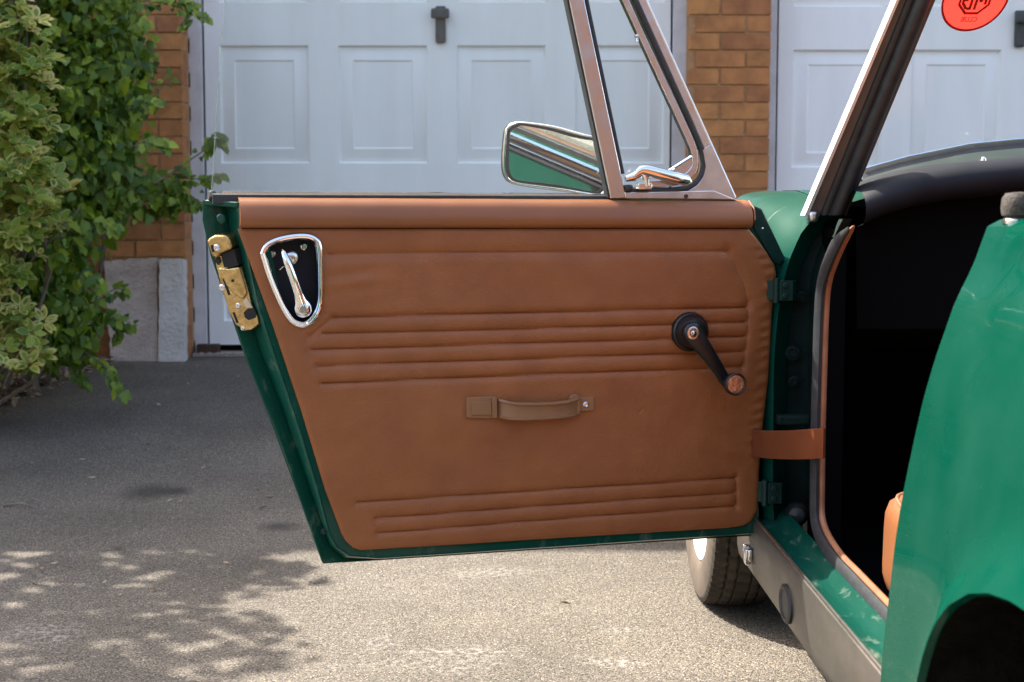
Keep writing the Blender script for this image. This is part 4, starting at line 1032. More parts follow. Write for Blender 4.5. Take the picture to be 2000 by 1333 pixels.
for nm, mm, mtl in (('outer_bead', post('f', 1580, 1586.5, 1748, 1754, None, -.012, .03), 'bead'), ('inner_face', post('f', 1585.5, 1609, 1752.5, 1767, None, -.006, .014), 'tan_grey'),
                    ('rubber_channel', post('f', 1607, 1634, 1765, 1792, None, -.012, .02, True), 'rubber'), ('rubber_seal', post('f', 1624, 1657, 1782, 1818, None, -.028, .018, True), 'rubber'), ('glazing_bead', post('f', 1655, 1662.5, 1817, 1826, None, -.004, .014), 'tan_grey')):
    obj(nm, mm, MT[mtl], fr_o, smooth=50)
    obj(nm, mirrored(mm), MT[mtl], fr_o, smooth=50)
top_l = scr(1750, 0) + (scr(1750, 0) - scr(1582, 396)) * .16
b = MB(); b.tube([top_l, Vector((top_l.x + .1, top_l.y + .02, top_l.z + .012)), Vector((CX, top_l.y + .035, top_l.z + .02)), Vector((2 * CX - top_l.x - .1, top_l.y + .02, top_l.z + .012)), Vector((2 * CX - top_l.x, top_l.y, top_l.z))], .016, 10); obj('header_rail', b, MT['alu'], fr_o)
b = MB(); c = scr(1598, 412); b.box(c + Vector((-.010, .004, -.010)), .018, .035, .022); obj('post_foot', b, MT['alu'], fr_o, bevel=.007)
gl = MB(); rows = []
for k in range(6):
    t = k / 5; L_ = scr(1660, 396) + (scr(1822, 0) - scr(1660, 396)) * t * 1.15
    row = []
    for i in range(21):
        s = i / 20; x = L_.x + (2 * CX - 2 * L_.x) * s; zz = L_.z + (.0 if t > .01 else 0) + (.085 * math.sin(math.pi * s) * (1 - t) * 1.0)
        row.append((x, 2.515 - RAKE * (zz - .83) + .012, zz))
    rows.append(row)
gl.grid(rows); ws = obj('windscreen', gl, MT['screen'], car, smooth=60)
# ---- club sticker on the glass, read from inside so mirrored
stk = sub_empty('windscreen_sticker', car); stk['label'] = 'red round club sticker on the windscreen glass'
def spt(X, Y, lift=0): return scr(1906 + 64.7 * X + 21 * Y, -2 - 64 * Y, 2.515 + .006 - lift)
def disc(r0, r1, n=48, lift=0, sides=None):
    m = MB(); n = sides or n; off = math.pi / 8 if sides else 0
    o_ = [spt(r1 * math.cos(2 * math.pi * k / n + off), r1 * math.sin(2 * math.pi * k / n + off), lift) for k in range(n)]
    if r0 == 0: m.add(o_, [tuple(range(n))])
    else:
        i_ = [spt(r0 * math.cos(2 * math.pi * k / n + off), r0 * math.sin(2 * math.pi * k / n + off), lift) for k in range(n)]
        m.add(o_ + i_, [(k, (k + 1) % n, n + (k + 1) % n, n + k) for k in range(n)])
    return m
obj('disc', disc(0, 1.0, lift=.0002), MT['sticker'], stk, smooth=0)
obj('rim', disc(.93, 1.0, lift=.0010), MT['sticker_dark'], stk, smooth=0)
obj('octagon', disc(.44, .52, lift=.0010, sides=8), MT['sticker_dark'], stk, smooth=0)
def text_mesh(txt, cx, cy, h, wide, bold=.0):
    cu = bpy.data.curves.new('lettering', 'FONT'); cu.body = txt; cu.align_x = 'CENTER'; cu.size = 1.0; cu.offset = bold
    to = bpy.data.objects.new('lettering_tmp', cu); COL.objects.link(to)
    dg = bpy.context.evaluated_depsgraph_get(); me = to.evaluated_get(dg).to_mesh()
    m = MB(); m.add([spt(cx - v.co.x * h * wide, cy + v.co.y * h, .0012) for v in me.vertices], [tuple(p.vertices) for p in me.polygons])
    to.evaluated_get(dg).to_mesh_clear(); bpy.data.objects.remove(to)
    return m
obj('lettering', text_mesh('CLUB', 0.0, -.70, .21, .95, .012), MT['sticker_dark'], stk, smooth=0)
# angular monogram inside the octagon, mirrored
mg = MB()
def bar(m, a, b_, w):
    a, b_ = np.array(a), np.array(b_); d = (b_ - a) / np.linalg.norm(b_ - a); n = np.array([-d[1], d[0]]) * w / 2
    m.add([spt(*(a + n), .0013), spt(*(b_ + n), .0013), spt(*(b_ - n), .0013), spt(*(a - n), .0013)], [(0, 1, 2, 3)])
w = .085
for a, b_ in (((.05, -.34), (.05, .34)), ((.05, .30), (.18, -.10)), ((.18, -.10), (.33, .22)), ((.33, .24), (.33, -.18))): bar(mg, a, b_, w)                       # M, reversed
for a, b_ in (((-.09, -.34), (-.09, .34)), ((-.09, -.30), (-.20, -.30)), ((-.20, -.31), (-.34, -.14)), ((-.34, -.16), (-.34, -.02)), ((-.36, -.04), (-.20, -.04)), ((-.10, .30), (-.22, .30)), ((-.21, .31), (-.34, .16))): bar(mg, a, b_, w)   # G, reversed
obj('monogram', mg, MT['sticker_dark'], stk, smooth=0)

# ---- seats
def seat(x0, x1, yf, yb):
    s_ = sub_empty('seat', car)
    def cushion(name, c, sx, sy, sz, tilt=0):
        m = MB(); rings = []
        for k in range(17):
            t = math.sin((-1 + k / 8) * math.pi / 2); e = max((1 - abs(t) ** 7) ** (1 / 5) if abs(t) < 1 else .0, .03); ring = []
            for j in range(28):
                a = 2 * math.pi * j / 28; ca, sa_ = math.cos(a), math.sin(a); pw = .22
                ring.append(Vector((math.copysign(abs(ca) ** pw, ca) * sx / 2 * e, math.copysign(abs(sa_) ** pw, sa_) * sy / 2 * e, t * sz / 2)))
            rings.append(ring)
        R = Matrix.Rotation(tilt, 3, 'X'); m.loft([[Vector(c) + R @ p for p in r] for r in rings]); return obj(name, m, MT['seat'], s_, smooth=60), [Vector(c) + R @ p for p in rings[13]]
    o, r7 = cushion('cushion', ((x0 + x1) / 2, (yf + yb) / 2, .345), x1 - x0, yf - yb, .165, math.radians(5))
    m = MB(); m.tube([p for p in r7] + [r7[0]], .0030, 8); obj('piping', m, MT['piping'], s_)
    cushion('backrest', ((x0 + x1) / 2, yb - .02, .58), x1 - x0 - .02, .10, .50, math.radians(14))
seat(.532, .965, 2.01, 1.52); seat(2 * CX - .965, 2 * CX - .545, 2.02, 1.52)
# steering wheel on the far side
b = MB(); cc = Vector((1.48, 2.16, .76)); ax = Vector((0, -1, .35)).normalized(); ex = Vector((1, 0, 0)); ey = ax.cross(ex)
b.tube([cc + (ex * math.cos(k / 36 * 2 * math.pi) + ey * math.sin(k / 36 * 2 * math.pi)) * .185 for k in range(37)], .012, 8, cap=False)
for k in range(3):
    a = math.pi / 2 + k * 2.094; b.tube([cc, cc + (ex * math.cos(a) + ey * math.sin(a)) * .185], .008, 6)
b.tube([cc, cc - ax * .28], .02, 8); obj('steering_wheel', b, MT['rubber'], car)

# ---- wheels
def tyre_mesh(c, axis_x=-1):
    m = MB(); R, W = .268, .150; n = 288
    prof = []                                      # (radius, offset from centre along the axle, tread flag)
    side = [(.173, .058), (.176, .064), (.180, .069), (.200, .0735), (.222, .0745), (.240, .072), (.250, .0685)]
    tread = [(.2570, .0675), (.2615, .0645), (.2645, .058), (.2655, .040), (.2595, .0385), (.2595, .0345), (.266, .033), (.2675, .021), (.2675, .0185), (.261, .0175), (.261, .0135), (.268, .0125), (.268, .0)]
    pr = [(r, o, 0) for r, o in side] + [(r, o, 1) for r, o in tread]
    pr = pr + [(r, -o, t) for r, o, t in pr[-2::-1]]
    rings = []
    for r, o, t in pr:
        ring = []
        for k in range(n):
            a = 2 * math.pi * k / n; rr = r
            if t:
                ph = (k + abs(o) * 90 * (1 if o > 0 else -1)) % 4
                if ph < 1.6 and abs(o) > .035: rr -= .0055
                ph2 = (k + o * 60 + 3) % 6
                if ph2 < 1.6 and abs(o) <= .035: rr -= .0045
            ring.append(Vector((c.x + axis_x * o, c.y + rr * math.cos(a), c.z + rr * math.sin(a))))
        rings.append(ring)
    m.loft(rings, True, False)
    ns = len(side) - 1
    m.m = [1 if (i // n) < ns or (i // n) >= len(pr) - 1 - ns else 0 for i in range(len(m.f))]
    # flatten the contact patch
    m.v = [(v[0], v[1], max(v[2], .002)) for v in m.v]
    return m
def rim_mesh(c, s=-1):
    m = MB(); prof = [(.175, .045), (.177, .060), (.171, .066), (.160, .058), (.150, .046), (.135, .036), (.115, .040), (.085, .052), (.060, .060), (.055, .070), (.030, .076), (.001, .077)]
    m.lathe((c.x, c.y, c.z), (s, 0, 0), prof, 48, cap=False); return m
def brake(c, s=-1):
    m = MB(); m.lathe((c.x, c.y, c.z), (s, 0, 0), [(.001, -.08), (.16, -.075), (.168, .05)], 32, cap=False); return m
def wheel(c, s):
    w_ = sub_empty('wheel', car)
    obj('tyre', tyre_mesh(c, s), [MT['tyre'], MT['tyreside']], w_, smooth=40)
    obj('rim', rim_mesh(c, s), MT['wheelwhite'], w_, smooth=40); obj('brake_drum', brake(c, s), MT['black_plastic'], w_, smooth=40)
FX = .394 + .0745
wheel(Vector((FX + .006, FWY, .264)), -1); wheel(Vector((.60, RWY, .264)), -1); wheel(Vector((2 * CX - FX, FWY, .264)), 1); wheel(Vector((2 * CX - .60, RWY, .264)), 1)
b = MB(); b.box((CX, 1.75, .175), 1.28, 3.2, .04); obj('underbody', b, MT['carpet'], car, smooth=0)

# =================================================================== DOOR
door = sub_empty('door', car); door['label'] = 'open passenger door with tan trim panel seen from the inside'
def P2(lst, w=0.0): return [duz(a, b_, w) for a, b_ in lst]
# --- shell: inner face, shut face, outer flange, outer skin
IN_PX = [(464, 398), (470, 447), (500, 590), (530, 683), (588, 856), (620, 964), (642, 1047), (656, 1072), (682, 1089), (740, 1093), (1100, 1069), (1480, 1043), (1484, 1030), (1486, 900), (1500, 744), (1507, 609), (1516, 512), (1466, 402), (1400, 398)]
OUT_PX = [(397, 392), (396, 430), (412, 500), (480, 701), (523, 809), (577, 953), (610, 1045), (629, 1098), (632, 1102), (740, 1095), (1100, 1071), (1484, 1046), (1486, 1030), (1488, 900), (1502, 744), (1508, 609), (1520, 512), (1466, 400), (1400, 396)]
WF, WS = -.046, -.050
inn = P2(IN_PX, 0.0); mid = []; outf = P2(OUT_PX, WF)
n = len(inn)
# root line of the shut face, where it meets the flange
MID_PX = [(444, 394), (449, 440), (468, 545), (511, 690), (552, 795), (602, 942), (634, 1035), (645, 1066), (671, 1092), (740, 1094), (1100, 1070), (1482, 1044.5), (1485, 1030), (1487, 900), (1501, 744), (1507.5, 609), (1518, 512), (1466, 401), (1400, 397)]
mid = P2(MID_PX, WF + .004)
def dens(poly, k=6):
    out = []
    for i in range(len(poly)):
        a, b_ = poly[i], poly[(i + 1) % len(poly)]
        for j in range(k): out.append((a[0] + (b_[0] - a[0]) * j / k, a[1] + (b_[1] - a[1]) * j / k))
    return out
inn_d, mid_d, out_d = dens(inn), dens(mid), dens(outf)
cen = (sum(p[0] for p in inn) / n, sum(p[1] for p in inn) / n)
def lerp2(a, b_, t): return [(p[0] + (q_[0] - p[0]) * t, p[1] + (q_[1] - p[1]) * t) for p, q_ in zip(a, b_)]
def ins(poly, d):
    return [(p[0] + (cen[0] - p[0]) * d, p[1] + (cen[1] - p[1]) * d) for p in poly]
sh = MB()
rings = [[D(u, -.003, z) for u, z in ins(inn_d, .10)], [D(u, -.003, z) for u, z in ins(inn_d, .012)], [D(u, -.001, z) for u, z in ins(inn_d, .006)], [D(u, -.005, z) for u, z in inn_d],
         [D(u, -.015, z) for u, z in lerp2(inn_d, mid_d, .25)], [D(u, -.030, z) for u, z in lerp2(inn_d, mid_d, .65)], [D(u, WF - .004, z) for u, z in mid_d], [D(u, WF - .002, z) for u, z in lerp2(mid_d, out_d, .12)],
         [D(u, WF, z) for u, z in lerp2(mid_d, out_d, .9)], [D(u, WF - .002, z) for u, z in out_d], [D(u, WF - .006, z) for u, z in out_d]]
sh.loft(rings, True, False)
obj('door_shell', sh, MT['paint_shut'], door, smooth=38)
sk = MB(); rings = [[D(u, WF - .006, z) for u, z in out_d]] + [[D(u, WF - .006 - .016 * (1 - (1 - t) ** 2), z) for u, z in ins(out_d, t)] for t in (.01, .05, .15, .35, .6, .85, .99)]
sk.loft(rings, True, True); obj('outer_skin', sk, MT['paint'], door, smooth=60)
# square hole and paint-chipped rim near the top of the shut face: latch-side box
b = MB(); A = [duz(398, 393, WF + .002), duz(462, 398, 0.0)]
b.loft([[D(duz(399, 394, -.04)[0], -.042, duz(399, 394, -.04)[1] + dz), D(duz(462, 399, 0)[0], -.002, duz(462, 399, 0)[1] + dz), D(duz(462, 399, 0)[0] - .03, -.004, duz(462, 399, 0)[1] + dz), D(duz(430, 394, -.05)[0] - .03, -.046, duz(399, 394, -.04)[1] + dz)] for dz in (-.006, .003)])
obj('shell_cap', b, MT['paint_shut'], door, bevel=.002)
# rubber corner piece and long window seals
b = MB(); a_ = [duz(409, 373, -.04), duz(419, 373, -.04), duz(429, 392, -.04), duz(406, 392, -.04)]
b.loft([[D(u, w_, z) for u, z in a_] for w_ in (-.05, -.03)]); obj('seal_corner', b, MT['rubber'], door, bevel=.002)
b = MB(); ua, za = duz(415, 381, -.024); ub, zb_ = duz(1190, 384, -.024)
b.loft([[D(u, w_, z + o) for w_, o in ((-.028, -.014), (-.028, .001), (-.024, .0025), (-.019, .000), (-.018, -.014))] for u, z in ((ua, za), ((ua + ub) / 2, (za + zb_) / 2), (ub, zb_))]); obj('window_seal', b, MT['rubber'], door, smooth=50)
# chrome waist mouldings on the outside (seen in the mirror)
zt_ = duz(800, 381, -.05)[1]
b = MB(); b.loft([[D(u, w_, zt_ + o) for w_, o in ((-.050, -.006), (-.050, .004), (-.058, .005), (-.064, -.002), (-.0645, -.010), (-.058, -.012))] for u in (.03, .5, .955)]); obj('waist_moulding', b, MT['chrome'], door, smooth=40)
b = MB(); b.loft([[D(u, w_, zt_ - .020 + o) for w_, o in ((-.055, .004), (-.067, .003), (-.068, -.003), (-.055, -.004))] for u in (.03, .5, .955)]); obj('waist_moulding', b, MT['chrome'], door, smooth=40)
hc = duz(560, 480, -.07); b = MB(); b.tube([D(hc[0] - .05, -.068, hc[1]), D(hc[0] - .05, -.10, hc[1]), D(hc[0] + .05, -.10, hc[1]), D(hc[0] + .05, -.068, hc[1])], .008, 10); obj('outer_handle', b, MT['chrome'], door)

# --- trim panel: padded vinyl card with heat-sealed grooves (modelled relief)
LEFT = P2([(703, 1074), (690, 1070), (676, 1058), (667, 1043), (635, 957), (588, 802), (534, 640), (498, 540), (464, 447)])
RIGHT = P2([(1420, 1030.5), (1448, 1027), (1466, 1017), (1478, 995), (1482, 897), (1490, 820), (1499, 744), (1506, 609), (1514, 536), (1511, 521), (1497, 496), (1478, 469), (1460, 447)])
BOT = P2([(703, 1074), (1100, 1053.5), (1310, 1038.5), (1420, 1030.5)])
TOPL = P2([(464, 447), (1460, 447)])
NS, NT = 230, 380
Lz = resample(LEFT, 400); Rz = resample(RIGHT, 400)
sv = np.linspace(0, 1, NS)
def edge_at(E, s):                                   # parametrise by height fraction
    z = E[:, 1]; zz = z[0] + (z[-1] - z[0]) * s
    return np.interp(zz, z, E[:, 0]), zz
lu, lz = edge_at(Lz, sv ** 1.0); ru, rz = edge_at(Rz, sv ** 1.0)
tt = np.linspace(0, 1, NT)
U = lu[:, None] * (1 - tt) + ru[:, None] * tt
Z = lz[:, None] * (1 - tt) + rz[:, None] * tt
H = np.zeros_like(U)
def seg_dist(a, b_):
    a, b_ = np.array(a), np.array(b_); d = b_ - a; L2 = (d ** 2).sum()
    t = ((U - a[0]) * d[0] + (Z - a[1]) * d[1]) / L2
    tc = np.clip(t, 0, 1)
    return np.hypot(U - a[0] - d[0] * tc, Z - a[1] - d[1] * tc), t
def vnoise(fu, fz, seed):
    r = np.random.default_rng(seed); out = np.zeros_like(U)
    for k in range(10):
        a, b_, c, w_ = r.normal(0, fu), r.normal(0, fz), r.uniform(0, 6.28), r.uniform(.5, 1)
        out += w_ * np.sin(U * a + Z * b_ + c)
    return out / 5
wob = vnoise(25, 0, 3) * .0009
def groove(pts, depth=.0022, s1=.0023, s2=.010, d2=.0022, fade=(.02, .02)):
    global H
    P_ = P2(pts); best = None; 
    tot = 0
    for k in range(len(P_) - 1):
        d, t = seg_dist(P_[k], P_[k + 1]); d = np.hypot(d, 0) 
        best = d if best is None else np.minimum(best, d)
    best = np.abs(best + wob * 0)
    H -= depth * np.exp(-(best / s1) ** 2) + d2 * np.exp(-(best / s2) ** 2)
groove([(640, 497), (900, 494), (1420, 492)])
groove([(1420, 492), (1436, 522), (1452, 556), (1460, 592)], .0012, .0025, .012, .0022)
groove([(1460, 592), (1459, 640), (1455, 680), (1449, 722)], .0012, .0022, .009, .0016)
for gv in ([(652, 620), (1000, 611.5), (1456, 601)], [(630, 651), (1000, 643), (1453, 630)], [(610, 683), (1000, 671.5), (1451, 657.6)], [(620, 714.5), (1000, 702), (1449, 687)], [(628, 749), (1000, 733.5), (1448, 717)]):
    groove(gv, .0034, .0015, .0064, .0026)
groove([(650, 621), (628, 638), (606, 657)], .0022, .0025, .008, .0014)
groove([(603, 657), (596, 672), (604, 700)], .0008, .003, .008, .0010)
for gv in ([(696, 981), (1100, 955), (1434, 934)], [(735, 1012), (1100, 985), (1431, 963)], [(738, 1041), (1100, 1012.5), (1433, 988.5)]):
    groove(gv, .0030, .0015, .0064, .0022)
groove([(1436, 932), (1437, 960), (1436, 990)], .0014, .0024, .009, .0016)
# soft padding, puckers along the hinge edge and near the latch escutcheon
rc_ = np.random.default_rng(21)
for _k in range(26):                                   # fine creases in the vinyl
    cu_, cz_ = rc_.uniform(.05, .95), rc_.uniform(.33, .78); an = rc_.normal(0, .5); ln_ = rc_.uniform(.012, .045)
    a_ = (cu_ - ln_ * math.cos(an), cz_ - ln_ * math.sin(an)); b_ = (cu_ + ln_ * math.cos(an), cz_ + ln_ * math.sin(an))
    d_, t_ = seg_dist(a_, b_); H -= rc_.uniform(.00012, .00035) * np.exp(-(d_ / .0022) ** 2) * np.clip(1 - np.abs(2 * t_ - 1), 0, 1)
d_, t_ = seg_dist(duz(1245, 806), duz(1252, 799)); H -= .0012 * np.exp(-(d_ / .0012) ** 2)
H += vnoise(14, 22, 5) * .0010 + vnoise(60, 80, 6) * .00022 + vnoise(8, 120, 8) * .00022
eu_ = np.minimum(U - ru[:, None], 9)                  # distance from hinge edge
pk = np.exp(-((eu_ - .014) / .011) ** 2) * np.clip((Z - .36) / .05, 0, 1) * np.clip((.80 - Z) / .04, 0, 1)
rz_ = np.random.default_rng(9); ph = np.cumsum(rz_.uniform(.6, 1.5, NS)); ph = np.interp(np.linspace(0, NS, NS), np.arange(NS), ph)
zph = (Z - .30) / .0185 * 2 * np.pi * .88 + 1.7 * np.sin(Z * 41) + U * 40
H += pk * .0011 * np.sin(zph)
el = np.exp(-((U - duz(690, 550)[0]) / .045) ** 2) * np.exp(-((Z - duz(690, 548)[1]) / .03) ** 2)
H += el * .0011 * np.sin((Z + U * .12) / .030 * 2 * np.pi)
sp_ = np.exp(-((U - duz(1440, 880)[0]) / .05) ** 2) * np.exp(-((Z - duz(1440, 895)[1]) / .055) ** 2)
H += sp_ * .0018 * np.sin((Z - U * .45) / .042 * 2 * np.pi)
hdl = np.exp(-((U - duz(1040, 800)[0]) / .10) ** 2 - ((Z - duz(1040, 830)[1]) / .03) ** 2); H -= hdl * .0012
def blurn(sig, seed):
    r = np.random.default_rng(seed).normal(size=U.shape); k = np.exp(-np.arange(-3 * sig, 3 * sig + 1) ** 2 / (2.0 * sig * sig)); k /= k.sum()
    r = np.apply_along_axis(lambda v: np.convolve(v, k, 'same'), 1, r); r = np.apply_along_axis(lambda v: np.convolve(v, k, 'same'), 0, r); return r / r.std()
H += blurn(2, 31) * .00007 + blurn(5, 32) * .00022 + blurn(12, 33) * .00045
# rolled edges
em = np.minimum.reduce([np.abs(U - lu[:, None]), np.abs(U - ru[:, None]), np.abs(Z - Z[0:1, :]), np.abs(Z - Z[-1:, :]) + .0])
H -= .0032 * np.exp(-em / .0030)
ESC = [(508.8, 493), (518, 477), (538, 466), (569, 459), (597, 458), (615, 464.6), (624, 480), (627, 533), (626, 590), (617, 620), (599, 637), (581.5, 637.5), (564, 625), (543, 587), (523, 538.6)]
esc = np.array(catmull([tuple(p) for p in P2(ESC) + [P2(ESC)[0]]], 5))[:-1]
ec = esc.mean(0)
hole = ec + (esc - ec) * .93
def inside(poly, x, y):
    c = np.zeros_like(x, bool); j = len(poly) - 1
    for i in range(len(poly)):
        xi, yi = poly[i]; xj, yj = poly[j]
        c ^= ((yi > y) != (yj > y)) & (x < (xj - xi) * (y - yi) / (yj - yi + 1e-12) + xi); j = i
    return c
IN = inside(hole, U, Z)
W0 = .0065
pan = MB()
base_w = W0 + H
vs = [tuple(D(U[i, j], base_w[i, j], Z[i, j])) for i in range(NS) for j in range(NT)]
fs_ = [(i * NT + j, (i + 1) * NT + j, (i + 1) * NT + j + 1, i * NT + j + 1) for i in range(NS - 1) for j in range(NT - 1) if not (IN[i, j] and IN[i + 1, j] and IN[i, j + 1] and IN[i + 1, j + 1])]
pan.add(vs, fs_)
bd = [(0, j) for j in range(NT)] + [(i, NT - 1) for i in range(1, NS)] + [(NS - 1, j) for j in range(NT - 2, -1, -1)] + [(i, 0) for i in range(NS - 2, 0, -1)]
pan.loft([[D(U[i, j], base_w[i, j], Z[i, j]) for i, j in bd], [D(U[i, j], -.002, Z[i, j]) for i, j in bd]], True, False)
obj('trim_panel', pan, MT['leather'], door, smooth=60)
# --- padded roll along the top
cap = MB(); rings = []
uL, uR = duz(468, 430)[0], duz(1463, 430)[0]
for k in range(61):
    t = k / 60; u = uL + (uR - uL) * t
    pxx = 468 + (1463 - 468) * t
    zb = duz(pxx, 445.5, .006)[1]; zt = duz(pxx, 386 + 5 * t, -.01)[1]; h = zt - zb
    e = min(1, (t * 60 + .35) / 1.2) if t < .03 else min(1, ((1 - t) * 60 + .35) / 1.2) if t > .97 else 1
    wv = .0006 * math.sin(t * 31) + .0004 * math.sin(t * 83)
    pr = [(.003, .0), (.010, -.0005), (.0150, .05), (.0172, .16), (.0172, .34), (.0150, .54), (.0100, .72), (.0030, .86), (-.006, .95), (-.017, 1.0), (-.020, .97), (-.020, .5), (-.01, .1)]
    rings.append([D(u, (w_ + wv) * (.82 + .18 * e), zb + (h * o if abs(o) < 2 else o) * 1.0) for w_, o in pr])
cap.loft(rings); obj('padded_roll', cap, MT['leather_cap'], door, smooth=55)
b = MB(); u0_, z0_ = duz(1462, 430); b.loft([[D(uR - .004 - du_, w_, z0_ + o) for w_, o in ((-.016, -.006), (.002, -.010), (.013, .0), (.010, .02), (-.012, .036))] for du_ in (0, .003)]); obj('roll_end_cap', b, MT['piping'], door, bevel=.001)
# cheek plate at the front top corner, its shade put into the dark colour
CH = P2([(1462, 402), (1478, 409), (1521, 500), (1521, 510), (1511, 519), (1500, 512), (1462, 446)], -.02)
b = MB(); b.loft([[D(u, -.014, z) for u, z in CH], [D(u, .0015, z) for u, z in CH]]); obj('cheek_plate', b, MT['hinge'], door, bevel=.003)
c = dpx(1489, 447, .0015); b = MB(); b.lathe(c, DN, [(.0022, -.004), (.0022, .001), (.001, .0016)], 12); obj('plate_screw', b, MT['steel'], door)

# --- latch pull in its recess
cup = MB(); rings = []
for s_, w_ in ((1.0, .004), (.93, .002), (.90, -.010), (.86, -.018), (.5, -.019), (.02, -.019)):
    rings.append([D(*(ec + (p - ec) * s_)[:1], w_, (ec + (p - ec) * s_)[1]) for p in esc])
cup.loft(rings, True, False); obj('latch_recess', cup, MT['vinylblack'], door, smooth=40, flip=True)
bz = MB(); ctr_line = [ec + (p - ec) * .955 for p in esc]
rings = []
nE = len(esc)
for i in range(nE + 1):
    p = ctr_line[i % nE]; d = (ec - p) / np.linalg.norm(ec - p)
    tng = ctr_line[(i + 1) % nE] - ctr_line[(i - 1) % nE]; tng /= np.linalg.norm(tng); nr = np.array([-tng[1], tng[0]]); nr = nr if nr @ (p - ec) > 0 else -nr
    ring = []
    for (a, hgt) in ((.0058, .001), (.0052, .006), (.0030, .0088), (.0000, .0092), (-.0012, .0075), (-.0030, .0078), (-.0052, .0058), (-.0058, .0)):
        q_ = p + nr * a; ring.append(D(q_[0], W0 - .004 + hgt, q_[1]))
    rings.append(ring)
bz.loft(rings, True, False); obj('latch_bezel', bz, MT['chrome'], door, smooth=50)
def dlathe(px, py, w_, prof, n=24):
    m = MB(); m.lathe(dpx(px, py, w_), DN, prof, n); return m
for px, py in ((530.5, 496), (594, 482)):
    m = dlathe(px, py, -.018, [(.0060, 0), (.0060, .0015), (.0042, .0026), (.0030, .0010), (.001, .0010)], 18); obj('screw', m, MT['steel'], door)
m = dlathe(570, 503, -.018, [(.0125, 0), (.012, .003), (.009, .0055), (.004, .007), (.001, .0072)], 20); obj('spindle_dome', m, MT['steel'], door)
b = MB(); b.tube([dpx(546, 527, -.010), dpx(553, 521, -.008), dpx(560, 518, -.012)], .0013, 6); obj('lever_pin', b, MT['steel'], door)
lev = MB(); A, B_ = np.array(duz(592, 604, .008)), np.array(duz(551, 487, .012))
rings = []
dirv = (B_ - A) / np.linalg.norm(B_ - A); nr = np.array([-dirv[1], dirv[0]]); Ln = np.linalg.norm(B_ - A)
for t, hw, wc, th in ((-.135, .003, .006, .003), (-.125, .0085, .006, .006), (-.07, .0135, .0065, .0085), (0, .0150, .007, .009), (.06, .0140, .0075, .009), (.13, .0100, .010, .0075), (.25, .0075, .013, .0065), (.45, .0068, .017, .006), (.65, .0066, .019, .006), (.82, .0060, .0175, .0055), (.95, .0045, .014, .0045), (1.0, .0015, .012, .002)):
    c = A + dirv * Ln * t
    rings.append([D(c[0] + nr[0] * hw * math.cos(k / 12 * 2 * math.pi), wc + th * math.sin(k / 12 * 2 * math.pi), c[1] + nr[1] * hw * math.cos(k / 12 * 2 * math.pi)) for k in range(12)])
lev.loft(rings); obj('latch_lever', lev, MT['chrome'], door, smooth=60)
m = dlathe(592, 604, .0155, [(.0085, -.004), (.0085, .0005), (.0065, .0012), (.0062, -.0006), (.001, -.0006)], 20); obj('lever_boss', m, MT['steel'], door)
m = dlathe(592, 604, .0152, [(.0052, 0), (.0045, .0012), (.001, .0014)], 12); obj('screw', m, MT['alu'], door)
b = MB(); b.tube([D(A[0], -.02, A[1]), D(A[0], .004, A[1])], .008, 12); obj('lever_spindle', b, MT['steel'], door)

# --- window winder
WC = (1345, 648)
m = dlathe(*WC, W0 - .004, [(.0350, 0), (.0355, .006), (.0345, .010), (.0320, .0125), (.0300, .0125), (.0285, .017), (.0235, .0265), (.0150, .0295), (.002, .0295)], 40); obj('winder_base', m, MT['black_plastic'], door, smooth=35)
a0 = np.array(duz(1354, 651, .040)); b0 = np.array(duz(1437, 751, .069)); dirv = (b0 - a0) / np.linalg.norm(b0 - a0); nr = np.array([-dirv[1], dirv[0]]); Ln = np.linalg.norm(b0 - a0)
arm = MB(); rings = []
for t, hw, wc, th in ((-.16, .004, .034, .004), (-.14, .0105, .034, .008), (-.08, .0160, .034, .0105), (0, .0178, .034, .0115), (.10, .0172, .036, .0110), (.25, .0150, .039, .0085), (.5, .0125, .040, .0075), (.75, .0105, .037, .0070), (.92, .0100, .034, .0070), (1.02, .0100, .033, .0065), (1.08, .0045, .033, .004)):
    c = a0 + dirv * Ln * t; ring = []
    for k in range(16):
        a = k / 16 * 2 * math.pi; ca, sa_ = math.cos(a), math.sin(a)
        ring.append(D(c[0] + nr[0] * hw * math.copysign(abs(ca) ** .6, ca), wc + th * math.copysign(abs(sa_) ** .6, sa_), c[1] + nr[1] * hw * math.copysign(abs(ca) ** .6, ca)))
    rings.append(ring)
arm.loft(rings); obj('winder_arm', arm, MT['black_plastic'], door, smooth=50)
m = dlathe(1354, 651, .0445, [(.0118, 0), (.0118, .0018), (.0105, .0024), (.0062, .0022), (.0058, .001), (.001, .001)], 28); obj('winder_washer', m, MT['steel'], door)
m = dlathe(1354, 651, .0452, [(.0052, 0), (.0045, .0022), (.002, .0032), (.0005, .0034)], 16); obj('screw', m, MT['chrome'], door)
m = dlathe(1437, 751, .069, [(.0085, -.038), (.0095, -.029), (.0150, -.019), (.0195, -.009), (.0202, -.003), (.0200, .001), (.0182, .0025), (.0168, .0015), (.0165, .0), (.001, .0)], 32); obj('winder_knob', m, MT['black_plastic'], door, smooth=40)
m = dlathe(1437, 751, .0693, [(.0163, 0), (.0120, .0012), (.006, .0004), (.001, .0010)], 28); obj('knob_insert', m, MT['amber'], door, smooth=60)

